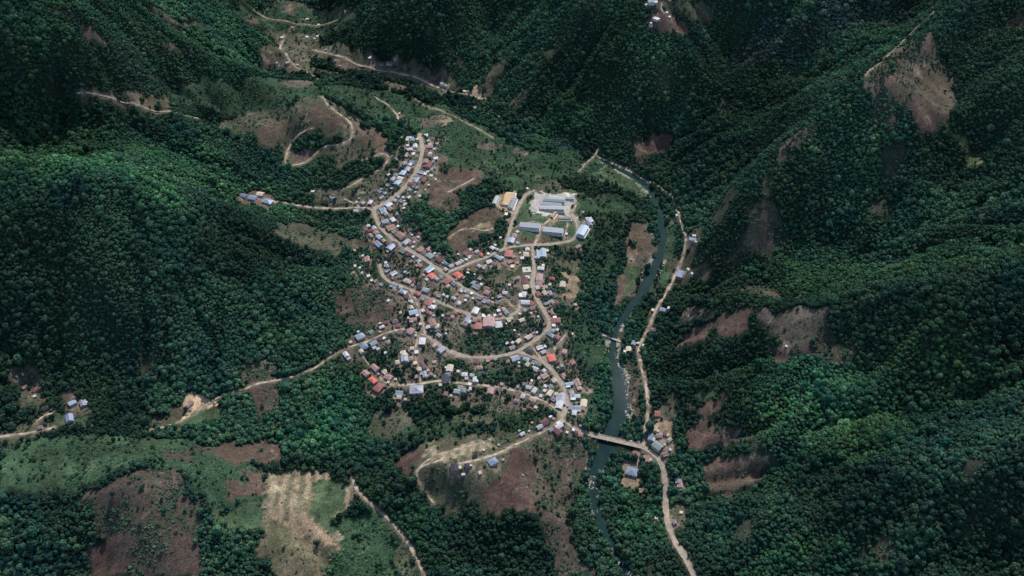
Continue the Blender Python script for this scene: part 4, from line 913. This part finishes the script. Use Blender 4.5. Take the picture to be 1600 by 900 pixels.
def crown_mesh(name, seed, nleaf=240, flat=.8, lobes=6, sub=2, tall=1.0):
    """unit crown (radius about 1, centre at z=1.25 over the trunk foot): lobed body plus many leaf clumps"""
    import bmesh
    r_ = np.random.RandomState(seed); bm = bmesh.new(); bmesh.ops.create_icosphere(bm, subdivisions=sub, radius=1.0)
    V = np.array([v.co[:] for v in bm.verts]); F = [[v.index for v in f.verts] for f in bm.faces]; bm.free()
    ld = r_.normal(size=(lobes, 3)); ld[:, 2] = np.abs(ld[:, 2]) * .9; ld /= np.linalg.norm(ld, axis=1)[:, None]; la = r_.uniform(.18, .45, lobes)
    def radius(D):
        c = D @ ld.T; return .62 + np.max(la[None] * np.clip((c - .35) / .65, 0, 1) ** .8, axis=1)
    rad = radius(V) * (1 + .16 * r_.uniform(-1, 1, len(V)))
    B = V * rad[:, None] * .92; B[:, 2] *= flat * tall; B[:, 2] += 1.25 * tall
    verts = [tuple(p) for p in B]; faces = [tuple(f) for f in F]
    D = r_.normal(size=(nleaf, 3)); D[:, 2] += .25; D /= np.linalg.norm(D, axis=1)[:, None]
    C = D * (radius(D) * r_.uniform(.88, 1.16, nleaf))[:, None]; C[:, 2] = C[:, 2] * flat * tall + 1.25 * tall
    for k in range(nleaf):
        nrm = D[k] + r_.normal(size=3) * .55; nrm /= np.linalg.norm(nrm); a = np.cross(nrm, r_.normal(size=3)); a /= np.linalg.norm(a); b_ = np.cross(nrm, a)
        s = r_.uniform(.10, .24); n0 = len(verts)
        for (u, v) in ((-1, -.7), (.9, -1), (1.1, .8), (-.8, 1)):
            verts.append(tuple(C[k] + a * u * s + b_ * v * s + nrm * r_.uniform(-.05, .08)))
        faces.append((n0, n0 + 1, n0 + 2, n0 + 3))
    return verts, faces
def trunk_geo(tall=1.0):
    mb = MB(); k = 6
    def ring(r, z, dx=0, dy=0): return [(dx + r * math.cos(i * 2 * math.pi / k), dy + r * math.sin(i * 2 * math.pi / k), z) for i in range(k)]
    mb.prism(ring(.13, -.35), ring(.085, .55 * tall)); mb.prism(ring(.085, .551 * tall), ring(.05, 1.1 * tall, .08, .03))
    for a_ in (.6, 2.6, 4.7):
        mb.prism(ring(.045, .5 * tall), ring(.022, 1.05 * tall, .45 * math.cos(a_), .45 * math.sin(a_)))
    return mb
NV = 7
protos = bpy.data.collections.new("tree_kinds"); CM, TM = [], []
SPEC = [(240, .80, 6, 1.0), (260, .72, 7, .95), (230, .95, 5, 1.2), (260, .85, 8, 1.0), (220, .70, 5, .9), (240, 1.0, 6, 1.3), (250, .78, 9, 1.0)]
for i, (nl, fl, lb, tl) in enumerate(SPEC):
    v, f = crown_mesh("crown", 100 + i, nl, fl, lb, 2, tl)
    cm = bpy.data.meshes.new("crown"); cm.from_pydata(v, [], f); cm.materials.append(m_leaf); cm.update(); CM.append(cm)
    tb = trunk_geo(tl); tm = tb.mesh("trunk", [m_bark]); TM.append(tm)
    jm = bpy.data.meshes.new("tree_kind"); n0 = len(v)
    jm.from_pydata(v + tb.v, [], f + [tuple(q + n0 for q in ff) for ff in tb.f]); jm.materials.append(m_leaf); jm.materials.append(m_bark)
    jm.polygons.foreach_set("material_index", [0] * len(f) + [1] * len(tb.f)); jm.update()
    protos.objects.link(bpy.data.objects.new("tree_kind_%02d" % i, jm))
shr = bpy.data.collections.new("shrub_kinds")
for i in range(4):
    v, f = crown_mesh("shrub", 300 + i, 70, .6, 5, 1, 1.0); v = [(a_, b_, c_ - 1.0) for a_, b_, c_ in v]
    jm = bpy.data.meshes.new("shrub_kind"); jm.from_pydata(v, [], f); jm.materials.append(m_shrub); jm.update()
    shr.objects.link(bpy.data.objects.new("shrub_kind_%02d" % i, jm))
m_stone = flatmat("river_stone", (.36, .34, .30), .9, 2, .2, .2)
stn = bpy.data.collections.new("stone_kinds")
for i in range(3):
    v, f = crown_mesh("stone", 400 + i, 0, .5, 3, 1, 1.0); v = [(a_, b_, c_ - 1.2) for a_, b_, c_ in v]
    jm = bpy.data.meshes.new("stone_kind"); jm.from_pydata(v, [], f); jm.materials.append(m_stone); jm.update()
    stn.objects.link(bpy.data.objects.new("stone_kind_%02d" % i, jm))

# regional foliage tones, plus slope light and shade painted in, outlined on the land
TINTS = """1.9 2.1 1.5|1130 560,1250 580,1400 560,1600 590,1600 620,1480 650,1380 700,1280 720,1200 700,1150 640
1.7 2.1 1.5|0 245,120 240,200 262,290 300,250 330,150 290,60 290,0 300
1.6 2.2 1.5|930 545,950 560,965 600,958 650,930 665,925 640,930 600,925 570
1.5 1.9 1.4|470 620,560 600,600 650,560 690,480 690
1.5 1.6 1.2|850 150,900 140,920 200,900 235,840 220,830 170
2.1 1.15 1.75|1140 100,1200 40,1300 0,1450 0,1350 55,1250 90,1150 122
1.5 1.35 1.2|1180 330,1300 150,1420 170,1300 330,1200 400
1.5 1.7 1.4|0 40,100 0,380 0,420 60,480 110,420 125,250 125,100 110
1.8 1.9 1.4|0 175,100 198,210 218,330 245,420 290,470 325,420 335,330 305,240 275,150 245,0 238
1.6 1.7 1.3|1120 445,1300 405,1600 350,1600 425,1400 445,1200 470
1.6 1.7 1.3|1100 250,1400 80,1440 45,1380 60,1180 180,1080 260
1.35 1.7 1.35|540 800,700 800,650 900,520 900
1.6 2.1 1.5|1180 840,1330 800,1330 905,1150 905
1.4 1.7 1.3|940 770,1000 780,1040 820,1030 880,970 870
1.5 1.25 1.2|975 560,1000 570,1008 640,990 690,970 660
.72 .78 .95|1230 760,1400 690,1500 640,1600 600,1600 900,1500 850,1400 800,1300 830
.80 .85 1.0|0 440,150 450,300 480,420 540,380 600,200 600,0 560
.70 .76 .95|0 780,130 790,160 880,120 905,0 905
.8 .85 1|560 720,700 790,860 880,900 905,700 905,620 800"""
tint = np.ones(H.shape + (3,), np.float32)
lo_ = fbm(FX, FY, 130, 4, 501); md_ = fbm(FX, FY, 45, 3, 502)
tint *= (.70 + .75 * np.clip((lo_ - .35) * 3, 0, 1) ** 1.3)[..., None]
tint *= (1 + (md_ - .5)[..., None] * np.array((1.3, .8, .3)))
WX2 = FX + (fbm(FX, FY, 90, 3, 191) - .5) * 90; WY2 = FY + (fbm(FX, FY, 90, 3, 192) - .5) * 90
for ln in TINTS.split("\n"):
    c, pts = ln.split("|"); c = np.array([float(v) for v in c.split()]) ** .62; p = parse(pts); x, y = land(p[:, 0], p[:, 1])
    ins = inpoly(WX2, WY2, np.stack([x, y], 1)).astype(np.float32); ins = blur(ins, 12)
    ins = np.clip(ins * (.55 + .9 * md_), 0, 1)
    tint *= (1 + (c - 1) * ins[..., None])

def at_grid(a, x, y):
    i = np.clip(((x - X0) / GS + .5).astype(int), 0, H.shape[0] - 1); j = np.clip(((y - Y0) / GS + .5).astype(int), 0, H.shape[1] - 1)
    return a[i, j]
def scatter(step, seed, jit=.85):
    gx_ = np.arange(X0 + 5, fx[-1] - 5, step); gy_ = np.arange(Y0 + 5, fy[-1] - 5, step); a, b_ = np.meshgrid(gx_, gy_, indexing='ij'); r_ = np.random.RandomState(seed)
    a = (a + (np.arange(a.shape[1]) % 2)[None] * step / 2 + r_.uniform(-.5, .5, a.shape) * step * jit).ravel(); b_ = (b_ + r_.uniform(-.5, .5, b_.shape) * step * jit).ravel()
    return a, b_, r_
def infront(x, y, z, m=70):
    u, v, d = project(x, y, z); return (u > -m) & (u < 1600 + m) & (v > -m) & (v < 900 + 2 * m)
x, y, r_ = scatter(3.25, 5); z = hgt(x, y)
dens = at_grid(tden, x, y); dens = np.where((dens > .12) & (dens < .8), dens * np.clip((fbm(x, y, 38, 3, 655) - .33) * 6, 0, 2.2), dens)
keep = infront(x, y, z) & (at_grid(block, x, y) == 0) & (r_.uniform(0, 1, len(x)) < dens)
x, y, z, dens = x[keep], y[keep], z[keep], dens[keep]; n_ = len(x)
big = np.clip((fbm(x, y, 110, 3, 601) - .38) * 3, 0, 1)
rad = (1.62 + .70 * big) * np.exp(r_.normal(0, .30, n_)); emerg = r_.uniform(0, 1, n_) < .05; rad[emerg] *= 1.65
rad = np.clip(rad, 1.15, 5.8); rad = np.where(at_grid(tden, x, y) < .5, np.minimum(rad * .85, 3.0), rad)
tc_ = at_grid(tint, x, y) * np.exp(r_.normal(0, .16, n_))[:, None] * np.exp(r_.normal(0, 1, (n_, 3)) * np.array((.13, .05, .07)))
rot = r_.uniform(0, 6.283, n_); var = r_.randint(0, NV, n_); hs_ = r_.uniform(.9, 1.15, n_)
print("TREES", n_)
pu, pv, pd = project(x, y, z); show = rad / pd; inpic = (pu > 4) & (pu < 1596) & (pv > 6) & (pv < 896)
score = np.where(inpic & (dens > .9), show, 0); pick = np.argsort(-score)[:290]
vill = np.nonzero((at_grid(tden, x, y) < .5) & (at_grid(tden, x, y) > .2) & inpic & (at_grid(cover[..., 0], x, y) > .045) & (rad > 1.7))[0]
vill = vill[np.argsort(-show[vill])][:230]
used = np.zeros(n_, bool); used[pick] = True; used[vill] = True
def tree_object(name, i):
    root = bpy.data.objects.new(name, None); COL.objects.link(root); root.empty_display_size = 2
    root.location = (x[i], y[i], z[i] - .3); root.rotation_euler = (0, 0, rot[i]); s = float(rad[i]); root.scale = (s, s, s * float(hs_[i]))
    for nm, me_ in (("trunk", TM[var[i]]), ("crown", CM[var[i]])):
        o = bpy.data.objects.new(nm, me_); COL.objects.link(o); o.parent = root
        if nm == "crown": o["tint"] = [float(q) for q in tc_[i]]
    return root
for i in pick:
    i = int(i); o = tree_object("broadleaf_tree", i); l_ = float(tc_[i].mean())
    side = "left" if pu[i] < 533 else ("centre" if pu[i] < 1066 else "right"); lv = "bottom" if pv[i] > 600 else "middle"
    tone = "dark green" if l_ < .85 else ("bright green" if l_ > 1.4 else "mid green")
    o['label'] = f"large {tone} broadleaf tree in the dense forest at the {lv} {side} of the photo"
    o['category'] = "tree"; o['group'] = f"large {tone} forest trees, {lv} {side}"
its = []
for i in vill:
    i = int(i); o = tree_object("garden_tree", i); l_ = float(tc_[i].mean()); o['category'] = "garden tree"; o['group'] = "garden trees between the village houses"
    _, side, place, st, order, _a = whereis(pu[i], pv[i], x[i], y[i])
    its.append((o, ("dark" if l_ < .95 else "bright") + " garden tree", side, place, st, order))
label_all(its)

def stuff(name, x, y, z, rad, hs_, rot, tc_, nvar, coll, label):
    me_ = bpy.data.meshes.new(name); nn = len(x); me_.vertices.add(nn)
    me_.vertices.foreach_set("co", np.stack([x, y, z], 1).astype(np.float32).ravel())
    def at(nm, ty, key, arr): q = me_.attributes.new(nm, ty, 'POINT'); q.data.foreach_set(key, arr)
    at("size", 'FLOAT_VECTOR', "vector", np.stack([rad, rad, rad * hs_], 1).astype(np.float32).ravel())
    at("turn", 'FLOAT_VECTOR', "vector", np.stack([rot * 0, rot * 0, rot], 1).astype(np.float32).ravel())
    at("tint", 'FLOAT_COLOR', "color", np.concatenate([tc_, np.ones((nn, 1))], 1).astype(np.float32).ravel())
    at("kind_index", 'INT', "value", nvar.astype(np.int32))
    o = bpy.data.objects.new(name, me_); COL.objects.link(o); o['kind'] = 'stuff'; o['label'] = label; o['category'] = name.replace("_", " ")
    g = bpy.data.node_groups.new(name + "_spread", 'GeometryNodeTree')
    g.interface.new_socket("Geometry", in_out='INPUT', socket_type='NodeSocketGeometry'); g.interface.new_socket("Geometry", in_out='OUTPUT', socket_type='NodeSocketGeometry')
    gi = g.nodes.new("NodeGroupInput"); go = g.nodes.new("NodeGroupOutput"); ci = g.nodes.new("GeometryNodeCollectionInfo")
    ci.inputs['Collection'].default_value = coll; ci.inputs['Separate Children'].default_value = True; ci.inputs['Reset Children'].default_value = True
    ip = g.nodes.new("GeometryNodeInstanceOnPoints"); ip.inputs['Pick Instance'].default_value = True
    def na(nm, dt): q = g.nodes.new("GeometryNodeInputNamedAttribute"); q.data_type = dt; q.inputs['Name'].default_value = nm; return q.outputs['Attribute']
    g.links.new(gi.outputs[0], ip.inputs['Points']); g.links.new(ci.outputs[0], ip.inputs['Instance'])
    g.links.new(na("kind_index", 'INT'), ip.inputs['Instance Index']); g.links.new(na("size", 'FLOAT_VECTOR'), ip.inputs['Scale'])
    er = g.nodes.new("FunctionNodeEulerToRotation"); g.links.new(na("turn", 'FLOAT_VECTOR'), er.inputs[0]); g.links.new(er.outputs[0], ip.inputs['Rotation'])
    g.links.new(ip.outputs[0], go.inputs[0])
    md = o.modifiers.new("spread", 'NODES'); md.node_group = g
    return o
k = ~used
stuff("forest", x[k], y[k], z[k] - .3, rad[k], hs_[k], rot[k], tc_[k], var[k], protos, "dense dark green forest of small crowns covering the hillsides")
x2, y2, r_ = scatter(2.9, 8); z2 = hgt(x2, y2); dn = at_grid(sden, x2, y2) * np.where(at_grid(tden, x2, y2) > .9, .35, 1)
clump = np.clip((fbm(x2, y2, 22, 3, 701) - .36) * 4.5, 0, 1)
bl = at_grid(block, x2, y2) == 0
keep = infront(x2, y2, z2, 30) & bl & (r_.uniform(0, 1, len(x2)) < dn * clump)
x2, y2, z2 = x2[keep], y2[keep], z2[keep]; n2 = len(x2); print("SHRUBS", n2)
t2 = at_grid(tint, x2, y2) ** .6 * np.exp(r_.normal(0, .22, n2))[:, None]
stuff("scrub", x2, y2, z2 - .1, np.clip(1.25 * np.exp(r_.normal(0, .35, n2)), .5, 2.8), r_.uniform(.6, 1.1, n2), r_.uniform(0, 6.28, n2), t2, r_.randint(0, 4, n2), shr, "low green scrub and bushes on the meadows and gardens")
x3, y3, r_ = scatter(1.7, 9); z3 = hgt(x3, y3); rd = at_grid(RIVD, x3, y3); lowr = (y3 < land([930], [745])[1][0]) | ((y3 < land([958], [505])[1][0]) & (rd > -4) & (x3 > land([958], [560])[0][0]))
keep = infront(x3, y3, z3, 10) & (rd < 3.5) & (rd > -9) & lowr & (fbm(x3, y3, 14, 3, 801) > np.where(rd > 0, .46, .53)) & (r_.uniform(0, 1, len(x3)) < .7)
x3, y3 = x3[keep], y3[keep]; n3 = len(x3); kk = [int(np.argmin((rx_ - a_) ** 2 + (ry_ - b_) ** 2)) for a_, b_ in zip(x3, y3)]; z3 = np.maximum(hgt(x3, y3), rz_[kk]) ; print("STONES", n3)
stuff("river_stones", x3, y3, z3, np.clip(.75 * np.exp(r_.normal(0, .5, n3)), .3, 2.4), r_.uniform(.6, 1.2, n3), r_.uniform(0, 6.28, n3), np.ones((n3, 3)), r_.randint(0, 3, n3), stn, "pale stones lying in and along the shallow river reaches")
